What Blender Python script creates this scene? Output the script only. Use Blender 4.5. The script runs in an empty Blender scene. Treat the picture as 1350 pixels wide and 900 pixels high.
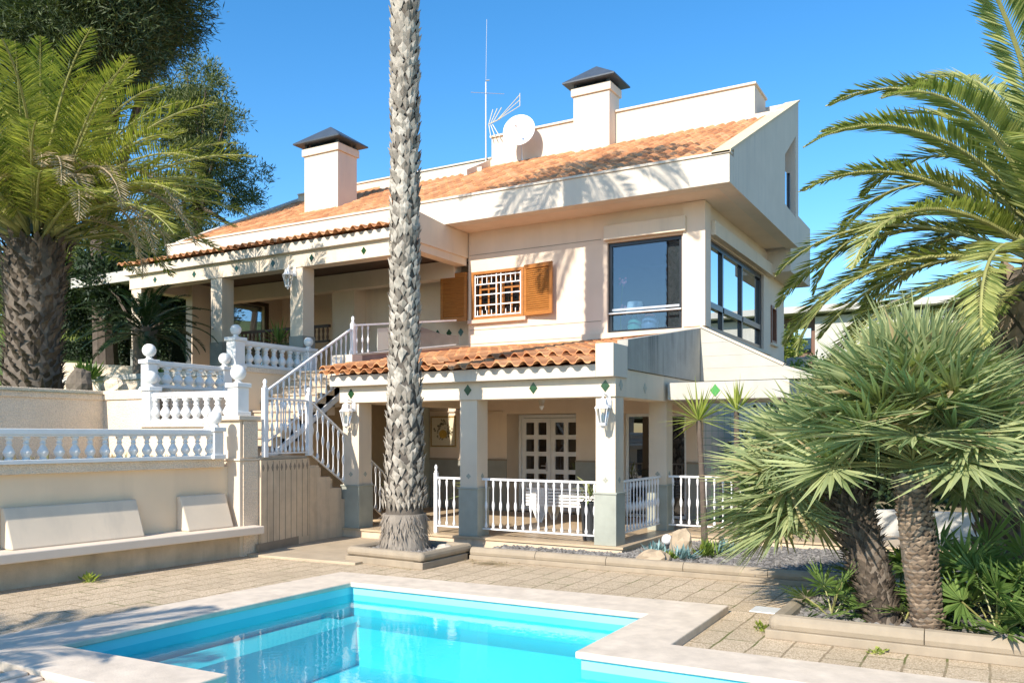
import bpy, math, random
from mathutils import Vector, Matrix, Euler, noise as mnoise
R = random.Random(7)
PI = math.pi
scene = bpy.context.scene
COL = scene.collection
V = Vector

# ------------------------------------------------------------------ helpers
class M:
    """collects faces in world coordinates, builds ONE mesh object"""
    def __init__(s): s.v = []; s.f = []
    def add(s, vs, fs):
        o = len(s.v); s.v += [tuple(p) for p in vs]
        s.f += [tuple(i + o for i in q) for q in fs]; return s
    def box(s, x0, y0, z0, x1, y1, z1):
        if x0 > x1: x0, x1 = x1, x0
        if y0 > y1: y0, y1 = y1, y0
        if z0 > z1: z0, z1 = z1, z0
        return s.add([(x0,y0,z0),(x1,y0,z0),(x1,y1,z0),(x0,y1,z0),(x0,y0,z1),(x1,y0,z1),(x1,y1,z1),(x0,y1,z1)],
                     [(0,3,2,1),(4,5,6,7),(0,1,5,4),(1,2,6,5),(2,3,7,6),(3,0,4,7)])
    def line(s, p0, p1, z0, z1, t0, t1, z0b=None, z1b=None):
        """wall along p0->p1; t0,t1 = offsets to the left of travel"""
        d = (V(p1) - V(p0)).normalized(); n = V((-d.y, d.x))
        if z0b is None: z0b = z0
        if z1b is None: z1b = z1
        a, b = V(p0), V(p1)
        q = [a+n*t0, b+n*t0, b+n*t1, a+n*t1]
        zz0 = [z0, z0b, z0b, z0]; zz1 = [z1, z1b, z1b, z1]
        vs = [(q[i].x, q[i].y, zz0[i]) for i in range(4)] + [(q[i].x, q[i].y, zz1[i]) for i in range(4)]
        return s.add(vs, [(0,3,2,1),(4,5,6,7),(0,1,5,4),(1,2,6,5),(2,3,7,6),(3,0,4,7)])
    def poly(s, pts, ext):
        """planar polygon extruded by vector ext"""
        n = len(pts); e = V(ext)
        vs = [V(p) for p in pts] + [V(p) + e for p in pts]
        fs = [tuple(range(n))[::-1], tuple(range(n, 2*n))]
        for i in range(n): fs.append((i, (i+1) % n, (i+1) % n + n, i + n))
        return s.add(vs, fs)
    def tube(s, pts, rad, n=8, cap=True):
        pts = [V(p) for p in pts]
        if not isinstance(rad, (list, tuple)): rad = [rad]*len(pts)
        vs = []; fs = []
        up = V((0,0,1))
        for i, p in enumerate(pts):
            d = (pts[min(i+1, len(pts)-1)] - pts[max(i-1, 0)]).normalized()
            a = d.cross(up)
            if a.length < .05: a = d.cross(V((1,0,0)))
            a.normalize(); b = d.cross(a)
            for k in range(n):
                t = 2*PI*k/n
                vs.append(p + (a*math.cos(t) + b*math.sin(t))*rad[i])
        for i in range(len(pts)-1):
            for k in range(n):
                fs.append((i*n+k, i*n+(k+1) % n, (i+1)*n+(k+1) % n, (i+1)*n+k))
        if cap:
            fs.append(tuple(range(n))[::-1]); fs.append(tuple(range((len(pts)-1)*n, len(pts)*n)))
        return s.add(vs, fs)
    def lathe(s, c, prof, n=10, rot=0):
        c = V(c); vs = []; fs = []
        for (r, z) in prof:
            for k in range(n):
                t = 2*PI*k/n + rot
                vs.append(c + V((r*math.cos(t), r*math.sin(t), z)))
        m = len(prof)
        for i in range(m-1):
            for k in range(n): fs.append((i*n+k, i*n+(k+1) % n, (i+1)*n+(k+1) % n, (i+1)*n+k))
        fs.append(tuple(range(n))[::-1]); fs.append(tuple(range((m-1)*n, m*n)))
        return s.add(vs, fs)
    def ball(s, c, r, n=14, sz=1.0):
        return s.lathe(c, [(max(r*math.sin(PI*i/9), .001), -r*sz*math.cos(PI*i/9)) for i in range(10)], n)
    def blade(s, c0, c2, w, nrm, droop=0.0, fold=.35, mid=.5):
        """narrow folded leaf blade from c0 to c2"""
        d = c2 - c0; side = d.cross(nrm)
        if side.length < 1e-6: return s
        side.normalize(); side *= w
        c1 = c0 + d*mid + V((0,0,droop)); dn = nrm*(-w*fold)
        return s.add([c0, c1+side+dn, c2, c1, c1-side+dn], [(0,1,2,3),(0,3,2,4)])
    def leaf(s, c0, c2, w, nrm, mid=.5):
        d = c2 - c0; side = d.cross(nrm)
        if side.length < 1e-6: return s
        side.normalize(); side *= w; c1 = c0 + d*mid
        return s.add([c0, c1+side, c2, c1-side], [(0,1,2,3)])
    def build(s, name, mat, parent=None, smooth=False, bevel=0, root=None):
        base = V((0,0,0))
        r = parent
        while r is not None:
            base = base + r.location; r = r.parent
        me = bpy.data.meshes.new(name)
        me.from_pydata([(x-base.x, y-base.y, z-base.z) for x, y, z in s.v], [], s.f)
        me.materials.append(mat)
        if smooth: me.polygons.foreach_set('use_smooth', [True]*len(me.polygons))
        me.update()
        o = bpy.data.objects.new(name, me); COL.objects.link(o)
        if parent is not None: o.parent = parent
        if bevel:
            b = o.modifiers.new('Bevel', 'BEVEL'); b.width = bevel; b.segments = 2
            b.limit_method = 'ANGLE'; b.angle_limit = math.radians(40)
        return o

def thing(name, label, cat, loc=(0,0,0), group=None):
    o = bpy.data.objects.new(name, None); COL.objects.link(o)
    o.empty_display_size = .1
    o.location = loc; o['label'] = label; o['category'] = cat
    if group: o['group'] = group
    return o
def tag(o, label, cat, group=None):
    o['label'] = label; o['category'] = cat
    if group: o['group'] = group
    return o
def struct(o): o['kind'] = 'structure'; return o
def stuff(o, label=None, cat=None):
    o['kind'] = 'stuff'
    if label: o['label'] = label; o['category'] = cat
    return o
def copy_tree(o, parent=None):
    c = o.copy(); COL.objects.link(c); c.parent = parent
    for ch in list(o.children): copy_tree(ch, c)
    return c
def recentre(o, loc):
    """move the origin of a single-mesh thing to its base"""
    l = V(loc); me = o.data
    me.transform(Matrix.Translation(-l)); o.location = l; return o

# ------------------------------------------------------------------ materials
def newmat(name):
    m = bpy.data.materials.new(name); m.use_nodes = True
    nt = m.node_tree; b = nt.nodes['Principled BSDF']
    return m, nt, b
def N(nt, t, **kw):
    n = nt.nodes.new(t)
    for k, v in kw.items(): setattr(n, k, v)
    return n
def L(nt, a, b): nt.links.new(a, b)
def coords(nt, scale=(1,1,1), rot=(0,0,0)):
    tc = N(nt, 'ShaderNodeTexCoord'); mp = N(nt, 'ShaderNodeMapping')
    mp.inputs['Scale'].default_value = scale; mp.inputs['Rotation'].default_value = rot
    L(nt, tc.outputs['Object'], mp.inputs['Vector']); return mp.outputs['Vector']
def noise_tex(nt, vec, scale, detail=4, rough=.55):
    n = N(nt, 'ShaderNodeTexNoise'); n.inputs['Scale'].default_value = scale
    n.inputs['Detail'].default_value = detail; n.inputs['Roughness'].default_value = rough
    if vec is not None: L(nt, vec, n.inputs['Vector'])
    return n.outputs['Fac']
def ramp(nt, fac, stops):
    r = N(nt, 'ShaderNodeValToRGB'); e = r.color_ramp.elements
    while len(e) < len(stops): e.new(.5)
    for i, (p, c) in enumerate(stops):
        e[i].position = p; e[i].color = (c[0], c[1], c[2], 1)
    L(nt, fac, r.inputs['Fac']); return r.outputs['Color']
def mixc(nt, fac, a, b, mode='MIX'):
    m = N(nt, 'ShaderNodeMix', data_type='RGBA', blend_type=mode)
    for s, i in ((fac, 0), (a, 6), (b, 7)):
        if hasattr(s, 'links'): L(nt, s, m.inputs[i])
        elif i == 0: m.inputs[0].default_value = s
        else: m.inputs[i].default_value = (s[0], s[1], s[2], 1)
    return m.outputs[2]
def bump(nt, b, h, strength=.3, dist=.01):
    n = N(nt, 'ShaderNodeBump'); n.inputs['Strength'].default_value = strength
    n.inputs['Distance'].default_value = dist
    L(nt, h, n.inputs['Height']); L(nt, n.outputs['Normal'], b.inputs['Normal'])
def sc(c, k): return tuple(min(1, x*k) for x in c)

def plaster(name, c, var=.14, scale=2.2, bstr=.25, bscale=160, rough=.85, streak=.0, streakcol=(.16,.15,.13), sscale=(7,7,.5)):
    m, nt, b = newmat(name); v = coords(nt)
    col = ramp(nt, noise_tex(nt, v, scale, 5), [(.25, sc(c, 1-var)), (.75, sc(c, 1+var*.5))])
    if streak:
        s = ramp(nt, noise_tex(nt, coords(nt, sscale), 1.0, 6, .6), [(.48, (0,0,0)), (.72, (1,1,1))])
        big = ramp(nt, noise_tex(nt, v, .9, 3), [(.35, (0,0,0)), (.7, (1,1,1))])
        f = mixc(nt, 1.0, s, big, 'MULTIPLY'); f2 = mixc(nt, 1.0, f, (streak,)*3, 'MULTIPLY')
        col = mixc(nt, f2, col, streakcol)
    L(nt, col, b.inputs['Base Color']); b.inputs['Roughness'].default_value = rough
    b.inputs['Specular IOR Level'].default_value = .25
    bump(nt, b, noise_tex(nt, v, bscale, 3), bstr, .004)
    return m
def rough_plaster(name, c):
    m, nt, b = newmat(name); v = coords(nt)
    vo = N(nt, 'ShaderNodeTexVoronoi'); vo.inputs['Scale'].default_value = 42; L(nt, v, vo.inputs['Vector'])
    n1 = noise_tex(nt, v, 2.0, 5)
    col = ramp(nt, n1, [(.3, sc(c, .86)), (.7, sc(c, 1.06))])
    col = mixc(nt, .35, col, ramp(nt, vo.outputs['Distance'], [(.1, sc(c, 1.1)), (.7, sc(c, .6))]))
    L(nt, col, b.inputs['Base Color']); b.inputs['Roughness'].default_value = .95
    bump(nt, b, vo.outputs['Distance'], .8, .012); return m
def paint(name, c, rough=.4, var=.05, scale=6, metal=0.0):
    m, nt, b = newmat(name); v = coords(nt)
    col = ramp(nt, noise_tex(nt, v, scale, 4), [(.3, sc(c, 1-var)), (.7, sc(c, 1+var))])
    L(nt, col, b.inputs['Base Color']); b.inputs['Roughness'].default_value = rough
    b.inputs['Metallic'].default_value = metal; return m
def leafmat(name, c0, c1, rough=.5, trans=.3, dry=None, spec=.4):
    m, nt, b = newmat(name)
    g = N(nt, 'ShaderNodeNewGeometry')
    stops = [(0, c0), (.8, c1)] + ([(.93, c1), (.97, dry)] if dry else [])
    col = ramp(nt, g.outputs['Random Per Island'], stops)
    L(nt, col, b.inputs['Base Color']); b.inputs['Roughness'].default_value = rough
    b.inputs['Specular IOR Level'].default_value = spec
    if trans:
        t = N(nt, 'ShaderNodeBsdfTranslucent'); L(nt, mixc(nt, 1.0, col, (1.3,1.5,.7), 'MULTIPLY'), t.inputs['Color'])
        ms = N(nt, 'ShaderNodeMixShader'); ms.inputs[0].default_value = trans
        L(nt, b.outputs[0], ms.inputs[1]); L(nt, t.outputs[0], ms.inputs[2])
        L(nt, ms.outputs[0], nt.nodes['Material Output'].inputs['Surface'])
    return m
def island(name, c0, c1, rough=.8, nscale=12, bstr=.4, mid=None):
    m, nt, b = newmat(name); v = coords(nt)
    g = N(nt, 'ShaderNodeNewGeometry')
    st = [(0, c0), (.5, mid), (1, c1)] if mid else [(0, c0), (1, c1)]
    col = ramp(nt, g.outputs['Random Per Island'], st)
    col = mixc(nt, ramp(nt, noise_tex(nt, v, nscale, 5), [(.35, (0,0,0)), (.75, (.55,.55,.55))]), col, sc(c0, .6))
    L(nt, col, b.inputs['Base Color']); b.inputs['Roughness'].default_value = rough
    bump(nt, b, noise_tex(nt, v, nscale*5, 4), bstr, .006); return m
def glassmat(name, tint, refl, rough=.01, dark=None):
    """window pane: partly clear, partly mirror"""
    m, nt, b = newmat(name); nt.nodes.remove(b)
    gl = N(nt, 'ShaderNodeBsdfGlossy'); gl.inputs['Roughness'].default_value = rough
    gl.inputs['Color'].default_value = (.92,.96,1,1)
    if dark:
        t = N(nt, 'ShaderNodeBsdfDiffuse'); t.inputs['Color'].default_value = (*dark, 1)
    else:
        t = N(nt, 'ShaderNodeBsdfTransparent'); t.inputs['Color'].default_value = (*tint, 1)
    lw = N(nt, 'ShaderNodeLayerWeight'); lw.inputs['Blend'].default_value = .35
    mr = N(nt, 'ShaderNodeMapRange'); mr.inputs['To Min'].default_value = refl; mr.inputs['To Max'].default_value = min(1, refl+.5)
    L(nt, lw.outputs['Fresnel'], mr.inputs['Value'])
    v = coords(nt); bm = N(nt, 'ShaderNodeBump'); bm.inputs['Strength'].default_value = .02
    L(nt, noise_tex(nt, v, 1.5, 2), bm.inputs['Height']); L(nt, bm.outputs[0], gl.inputs['Normal'])
    ms = N(nt, 'ShaderNodeMixShader'); L(nt, mr.outputs[0], ms.inputs[0])
    L(nt, t.outputs[0], ms.inputs[1]); L(nt, gl.outputs[0], ms.inputs[2])
    L(nt, ms.outputs[0], nt.nodes['Material Output'].inputs['Surface']); return m

CREAM = (.76,.62,.485)
m_wall = plaster('cream stucco', CREAM, .09, 1.3, .25, streak=.22, sscale=(4,4,.3), streakcol=(.50,.40,.31))
m_wall2 = plaster('pale stucco trim', (.72,.605,.465), .08, 1.4, .15, streak=.40, sscale=(5,5,.4), streakcol=(.40,.36,.31))
m_fascia = plaster('white stucco fascia', (.68,.60,.495), .08, 1.2, .15, streak=.5, sscale=(6,6,.35), streakcol=(.48,.44,.40))
m_stain = plaster('stained concrete', (.40,.385,.34), .22, 2, .3, 90, streak=1.0, streakcol=(.09,.10,.10), sscale=(7,7,.35))
m_board = plaster('board marked concrete', (.50,.475,.41), .12, 2, .3, 60, streak=.8, streakcol=(.42,.40,.35), sscale=(.4,.4,9))
m_canopy = plaster('grey washed concrete', (.52,.50,.45), .12, 2, .3, 60, streak=.9, streakcol=(.40,.39,.36), sscale=(12,12,.8))
m_rough = rough_plaster('rough cast render', (.84,.69,.52))
m_benchwall = plaster('bench wall paint', (.86,.67,.46), .1, .9, .2, streak=.28, sscale=(4,4,.4), streakcol=(.55,.43,.31))
m_benchbase = plaster('weathered bench base', (.58,.47,.34), .25, 3, .8, 40, streak=.5)
m_white = paint('white paint', (.80,.80,.79), .35)
m_stone_white = plaster('white cast stone', (.78,.77,.74), .06, 4, .3, 60, .7)
m_iron = paint('white painted iron', (.82,.82,.82), .35)
m_brown = paint('dark brown joinery', (.06,.035,.02), .5)
m_black = paint('black aluminium', (.012,.013,.016), .3)
m_slate = paint('dark slate cap', (.06,.075,.095), .45, .15, 3)
m_green = paint('green glazed tile', (.018,.06,.022), .12, .2, 20)
m_greenl = paint('light green tile', (.08,.32,.08), .2, .1, 20)
m_plinth = plaster('grey green stone cladding', (.36,.375,.32), .16, 4, .1, 60, .5)
m_wains = plaster('grey stone wainscot', (.30,.30,.26), .16, 4, .1, 60, .5)
m_floor = plaster('porch floor tiles', (.52,.40,.265), .12, 3, .05, 60, .35)
m_riser = plaster('beige riser tiles', (.66,.52,.37), .15, 5, .2, 60, .6, streak=.5)
m_trim = plaster('brown skirting', (.30,.24,.18), .15, 5, .2, 60, .6)
m_step = plaster('stone stair tread', (.50,.42,.32), .14, 5, .2, 60, .7, streak=.4)
m_tile = island('terracotta roof tiles', (.47,.195,.08), (.72,.39,.19), .85, 5, .5, (.61,.28,.115))
m_tilebed = plaster('terracotta bed', (.40,.17,.08), .2, 4, .3)
m_kerb = plaster('planter kerb stone', (.34,.28,.205), .16, 5, .5, 70, .85, streak=.3)
m_gravel = island('dark gravel', (.10,.095,.09), (.30,.28,.26), .9, 30, .4)
m_soil = plaster('dark soil', (.12,.105,.09), .3, 10, .8, 40)
m_rock = plaster('sandstone boulder', (.46,.36,.25), .3, 6, .9, 20)
m_pot = paint('charcoal plastic pot', (.035,.038,.042), .5)
m_wood = None
def woodmat(name, a, b_):
    m, nt, b = newmat(name); v = coords(nt, (3,3,40))
    L(nt, ramp(nt, noise_tex(nt, v, 1.5, 5), [(.3, a), (.7, b_)]), b.inputs['Base Color'])
    b.inputs['Roughness'].default_value = .45; return m
m_wood = woodmat('varnished pine', (.30,.11,.02), (.44,.175,.036))
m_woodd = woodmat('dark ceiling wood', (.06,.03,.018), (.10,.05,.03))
m_shade = paint('dark interior', (.10,.085,.07), .9)
m_int = paint('interior wall', (.24,.25,.27), .9)
m_pane_dark = glassmat('dark glass', None, .10, .01, (.008,.008,.01))
m_pane_clear = glassmat('bay glass', (.70,.78,.84), .07)
m_pane_sky = glassmat('mirror glass', None, .62, .01, (.01,.03,.05))
m_pane_mid = glassmat('shaded glass', None, .35, .01, (.015,.02,.02))
m_teal = paint('teal ceramic', (.08,.36,.27), .2)
m_cobalt = paint('blue ceramic', (.16,.24,.36), .2)
m_lampshade = paint('lamp shade fabric', (.62,.72,.74), .8)
m_red = paint('red clay', (.40,.10,.06), .6)
m_pink = paint('pink petals', (.55,.2,.25), .7)
m_alu = paint('aluminium', (.55,.55,.56), .35, metal=.6)
m_dish = paint('dish white', (.80,.80,.80), .45)
m_trunk_g = island('grey palm boots', (.17,.145,.115), (.62,.56,.47), .9, 14, .6, (.44,.39,.32))
m_trunk_core = plaster('palm trunk fibre', (.17,.14,.11), .3, 12, 1.0, 50, .95, sscale=(1,1,9))
m_trunk_root = plaster('palm root collar', (.30,.26,.215), .35, 6, 1.0, 60, .95, streak=.5, sscale=(22,22,1.2))
m_trunk_b = island('brown palm boots', (.13,.09,.06), (.36,.27,.19), .9, 14, .6, (.24,.17,.11))
m_trunk_p = island('old palm boots', (.05,.038,.028), (.21,.155,.11), .9, 14, .6, (.10,.075,.052))
m_frond = leafmat('date palm leaflets', (.12,.165,.042), (.43,.43,.15), .5, .30, spec=.3)
m_frond_l = leafmat('yellow green palm leaflets', (.12,.165,.03), (.42,.41,.10), .6, .30, spec=.2)
m_frond_dry = leafmat('dry palm leaflets', (.36,.27,.16), (.50,.40,.26), .8, .2)
m_rachis = paint('palm rachis', (.30,.29,.10), .5, .2)
m_fan = leafmat('fan palm blades', (.19,.245,.11), (.43,.46,.225), .5, .22, dry=(.45,.36,.20))
m_fan_d = leafmat('young fan palm blades', (.09,.16,.035), (.20,.29,.08), .45, .28)
m_cyc = leafmat('cycad leaves', (.02,.05,.015), (.05,.09,.03), .4, .2)
m_yucca = leafmat('yucca leaves', (.20,.28,.05), (.40,.44,.10), .45, .3)
m_aloe = leafmat('aloe leaves', (.16,.24,.07), (.36,.38,.16), .5, .2)
m_succ = leafmat('blue succulent', (.12,.24,.26), (.25,.38,.38), .6, .1)
m_succg = leafmat('green succulent', (.10,.18,.03), (.25,.30,.05), .6, .2)
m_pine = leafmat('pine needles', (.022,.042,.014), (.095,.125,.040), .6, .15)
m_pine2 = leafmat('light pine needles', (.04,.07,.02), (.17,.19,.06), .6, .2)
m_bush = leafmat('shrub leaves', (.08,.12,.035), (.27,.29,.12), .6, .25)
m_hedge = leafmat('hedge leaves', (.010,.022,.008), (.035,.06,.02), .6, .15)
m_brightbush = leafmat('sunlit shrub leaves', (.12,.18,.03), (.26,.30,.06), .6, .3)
m_bark = plaster('pine bark', (.13,.10,.08), .35, 8, 1.0, 30, .95, sscale=(12,12,1.5), streak=.5)
m_stonewall = island('dry stone', (.36,.31,.25), (.62,.55,.45), .9, 10, .6)

# pavers
def pavermat():
    m, nt, b = newmat('exposed aggregate pavers'); v = coords(nt)
    br = N(nt, 'ShaderNodeTexBrick'); br.offset = .5; br.squash = 1
    br.inputs['Scale'].default_value = 1; br.inputs['Brick Width'].default_value = .52; br.inputs['Row Height'].default_value = .31
    br.inputs['Mortar Size'].default_value = .011; br.inputs['Mortar Smooth'].default_value = .3
    br.inputs['Color1'].default_value = (.76,.62,.45,1); br.inputs['Color2'].default_value = (.64,.52,.37,1)
    br.inputs['Mortar'].default_value = (.38,.30,.19,1); br.inputs['Bias'].default_value = 0
    rot = coords(nt, (1,1,1), (0,0,PI/2)); 
    # joints wobble a little
    nz = N(nt, 'ShaderNodeTexNoise'); nz.inputs['Scale'].default_value = 2.4; L(nt, v, nz.inputs['Vector'])
    vm = N(nt, 'ShaderNodeVectorMath', operation='MULTIPLY_ADD'); L(nt, nz.outputs['Color'], vm.inputs[0])
    vm.inputs[1].default_value = (.05,.05,0); L(nt, rot, vm.inputs[2]); L(nt, vm.outputs[0], br.inputs['Vector'])
    vo = N(nt, 'ShaderNodeTexVoronoi'); vo.inputs['Scale'].default_value = 75; L(nt, v, vo.inputs['Vector'])
    peb = ramp(nt, vo.outputs['Color'], [(.15, (.66,.62,.55)), (.5, (1,1,1)), (.85, (1.0,.98,.95))])
    col = mixc(nt, .85, br.outputs['Color'], peb, 'MULTIPLY')
    gap = ramp(nt, vo.outputs['Distance'], [(.30, (1,1,1)), (.75, (.52,.48,.42))])
    col = mixc(nt, .8, col, gap, 'MULTIPLY')
    col = mixc(nt, ramp(nt, noise_tex(nt, v, .8, 6), [(.4, (0,0,0)), (.75, (.5,.5,.5))]), col, (.42,.33,.22))
    moss = mixc(nt, 1.0, br.outputs['Fac'], ramp(nt, noise_tex(nt, v, 1.7, 4), [(.52, (0,0,0)), (.62, (1,1,1))]), 'MULTIPLY')
    col = mixc(nt, moss, col, (.13,.14,.035))
    L(nt, col, b.inputs['Base Color']); b.inputs['Roughness'].default_value = .95
    inv = N(nt, 'ShaderNodeMath', operation='MULTIPLY_ADD'); L(nt, br.outputs['Fac'], inv.inputs[0])
    inv.inputs[1].default_value = -1.5; L(nt, vo.outputs['Distance'], inv.inputs[2])
    iv = N(nt, 'ShaderNodeMath', operation='MULTIPLY'); L(nt, inv.outputs[0], iv.inputs[0]); iv.inputs[1].default_value = 1
    bump(nt, b, iv.outputs[0], .5, .008); return m
m_paver = pavermat()
m_slab = plaster('entry slab stone', (.47,.38,.27), .16, 3, .3, 60, .8, streak=.2)
m_coping = plaster('travertine coping', (.69,.585,.465), .20, 5.5, .6, 45, .8, streak=.15, sscale=(2,2,2), streakcol=(.50,.38,.28))
m_copeface = plaster('coping face', (.50,.46,.38), .25, 8, .7, 40, .9)
def poolmat():
    m, nt, b = newmat('pool paint'); v = coords(nt)
    L(nt, ramp(nt, noise_tex(nt, v, .7, 3), [(.3, (.22,.69,.76)), (.7, (.30,.75,.81))]), b.inputs['Base Color'])
    b.inputs['Roughness'].default_value = .6; return m
m_pool = poolmat()
def watermat():
    m, nt, b = newmat('pool water'); nt.nodes.remove(b); v = coords(nt, (1,1,1))
    gl = N(nt, 'ShaderNodeBsdfGlossy'); gl.inputs['Roughness'].default_value = .015
    tr = N(nt, 'ShaderNodeBsdfTransparent'); tr.inputs['Color'].default_value = (.37,.86,.915,1)
    lw = N(nt, 'ShaderNodeLayerWeight'); lw.inputs['Blend'].default_value = .5
    pw = N(nt, 'ShaderNodeMath', operation='POWER'); pw.inputs[1].default_value = 5; L(nt, lw.outputs['Facing'], pw.inputs[0])
    fr = N(nt, 'ShaderNodeMath', operation='MULTIPLY_ADD'); fr.inputs[1].default_value = .9; fr.inputs[2].default_value = .05
    L(nt, pw.outputs[0], fr.inputs[0])
    bm = N(nt, 'ShaderNodeBump'); bm.inputs['Strength'].default_value = .035; bm.inputs['Distance'].default_value = .02
    h = N(nt, 'ShaderNodeMath', operation='ADD')
    L(nt, noise_tex(nt, v, 3.2, 2, .5), h.inputs[0])
    L(nt, noise_tex(nt, v, 14, 2, .5), h.inputs[1])
    L(nt, h.outputs[0], bm.inputs['Height'])
    L(nt, bm.outputs[0], gl.inputs['Normal']); L(nt, bm.outputs[0], lw.inputs['Normal'])
    ms = N(nt, 'ShaderNodeMixShader'); L(nt, fr.outputs[0], ms.inputs[0])
    L(nt, tr.outputs[0], ms.inputs[1]); L(nt, gl.outputs[0], ms.inputs[2])
    L(nt, ms.outputs[0], nt.nodes['Material Output'].inputs['Surface']); return m
m_water = watermat()
def grassmat():
    m, nt, b = newmat('hillside grass'); v = coords(nt)
    col = ramp(nt, noise_tex(nt, v, .5, 6), [(.3, (.05,.085,.02)), (.55, (.12,.17,.035)), (.75, (.22,.19,.09))])
    L(nt, col, b.inputs['Base Color']); b.inputs['Roughness'].default_value = 1
    bump(nt, b, noise_tex(nt, v, 6, 6), .9, .2); return m
m_grass = grassmat()
m_ground = plaster('dry earth', (.30,.26,.18), .3, .3, .6, 8)

# ------------------------------------------------------------------ setting
Zc = .08
def cells(xs, ys, keep, z):
    g = M()
    for i in range(len(xs)-1):
        for j in range(len(ys)-1):
            if keep((xs[i]+xs[i+1])/2, (ys[j]+ys[j+1])/2):
                g.add([(xs[i],ys[j],z),(xs[i+1],ys[j],z),(xs[i+1],ys[j+1],z),(xs[i],ys[j+1],z)], [(0,1,2,3)])
    return g
struct(cells([-900,-200,-40,-8.5,6,40,200,900], [-900,-200,-40,-5,10,40,200,900], lambda x,y: not(-8.5<x<6 and -5<y<10), -.06).build('ground', m_ground))
def inpool(x, y):
    return (-7.35<x<-2.8 and 4.2<y<8.45) or (-5.4<x<3.8 and -3.3<y<6.75)
struct(cells([-13,-7.35,-5.4,-2.8,3.8,16], [-12,-3.3,4.2,6.75,8.45,17], lambda x,y: not inpool(x,y), 0).build('pool_deck', m_paver))
inner = [(-6.9,8.06),(-3.06,8.14),(-3.06,6.42),(3.5,6.52),(3.5,-3),(-5.07,-3),(-5.07,4.50),(-7.03,4.40)]
outer = [(-7.55,8.63),(-2.46,8.98),(-2.44,7.06),(4.1,7.25),(4.1,-3.6),(-5.75,-3.6),(-5.75,3.85),(-7.92,3.85)]
g = M(); n = 8
top = [(x,y,Zc) for x,y in inner]+[(x,y,Zc) for x,y in outer]+[(x,y,Zc-.06) for x,y in inner]+[(x,y,-.02) for x,y in outer]
fs = []
for i in range(n):
    j = (i+1) % n
    fs += [(i, i+n, j+n, j), (i, j, j+2*n, i+2*n), (i+n, i+3*n, j+3*n, j+n), (i+2*n, j+2*n, j+3*n, i+3*n)]
g.add(top, fs)
o = struct(g.build('pool_coping', m_coping, bevel=.012))
g = M()
for i in range(3): g.box(-6.70+i*.20,3.52+.02*i,-.02,-6.54+i*.20,3.845,.055-.012*i)
struct(g.build('pool_coping_step', m_coping, bevel=.02))
# basin (set back under the coping lip)
bi = [(-6.94,8.10),(-3.02,8.18),(-3.02,6.46),(3.54,6.56),(3.54,-3.04),(-5.11,-3.04),(-5.11,4.46),(-7.07,4.36)]
g = M(); zb = -.78
vs = [(x,y,Zc-.055) for x,y in bi]+[(x,y,zb) for x,y in bi]
g.add(vs, [((i+1)%8, i, i+8, (i+1)%8+8) for i in range(8)])
g.add([(-9,-4,zb),(5,-4,zb),(5,9,zb),(-9,9,zb)], [(0,1,2,3)])
struct(g.build('pool_basin', m_pool))
# underwater ledges / steps round the far and left sides
g = M()
g.add([(-6.9,7.62,-.34),(-3.03,7.70,-.34),(-3.03,8.16,-.34),(-6.9,8.08,-.34),(-6.9,7.62,zb),(-3.03,7.70,zb)], [(0,1,2,3),(4,5,1,0)])
g.box(-6.97,4.45,zb+.002,-6.45,7.64,-.28)
g.box(-3.0,5.95,zb+.002,3.5,6.45,-.34)
struct(g.build('pool_ledge', m_pool))
wz = -.075
g = M(); g.add([(x,y,wz) for x,y in bi], [tuple(range(8))[::-1]])
struct(g.build('pool_water', m_water))
# entry slab in front of the porch
g = M(); g.poly([(-10.2,9.42,-.02),(-8.1,9.55,-.02),(-8.1,11.96,-.02),(-10.55,11.96,-.02)], (0,0,.055))
struct(g.build('entry_slab', m_slab, bevel=.008))

# hillside
def hill(x, y):
    h = 2.60 if y < 11.6 else 3.12
    if x < -19: h += min(4.5, .16*(-19-x))
    if y > 17 and x < -13: h += min(3.0, .10*(y-17))
    if x >= -13: h = 1.2 + min(6.5, .17*(y-25))
    h += .25*mnoise.noise(V((x*.15, y*.15, 0))) if (x < -19 or y > 24) else 0
    return h
g = M()
xs = [-220,-160,-110,-80,-60,-48,-40,-35,-31,-28,-26,-24,-22,-20,-18.5,-17,-15.5,-13.35,-10,-7,-4,-1,2,6,10,15,22,32,50,80]
ys = [-60,-35,-20,-10,-4,0,4,8,11.5,11.7,14,16,18,20,22.5,25,28,31,35,40,46,54,66,84,120,180]
idx = {}
for i, x in enumerate(xs):
    for j, y in enumerate(ys):
        idx[i,j] = len(g.v); g.v.append((x, y, hill(x, y)))
for i in range(len(xs)-1):
    for j in range(len(ys)-1):
        if xs[i] >= -13.4 and ys[j] < 25: continue
        g.f.append((idx[i,j], idx[i+1,j], idx[i+1,j+1], idx[i,j+1]))
struct(g.build('hillside', m_grass))
# terrace behind the lower balustrade (planting bed) and upper terrace
g = M(); g.poly([(-13.3,1.0,0),(-11.1,1.0,0),(-10.55,9.3,0),(-13.3,9.1,0)], (0,0,1.42))
struct(g.build('lower_terrace', m_soil))
g = M(); g.box(-20.0,12.9,0,-12.72,24.8,3.19)
struct(g.build('upper_terrace', m_floor))

# ------------------------------------------------------------------ the house
house = thing('villa', 'cream stucco villa with terracotta roofs, two square chimneys and covered porches', 'house', (-10.5,16.4,0))
H_ = house
def part(name, g, mat, parent=None, **kw): return g.build(name, mat, parent or H_, **kw)

Yw = 16.4; T = .28
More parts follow.
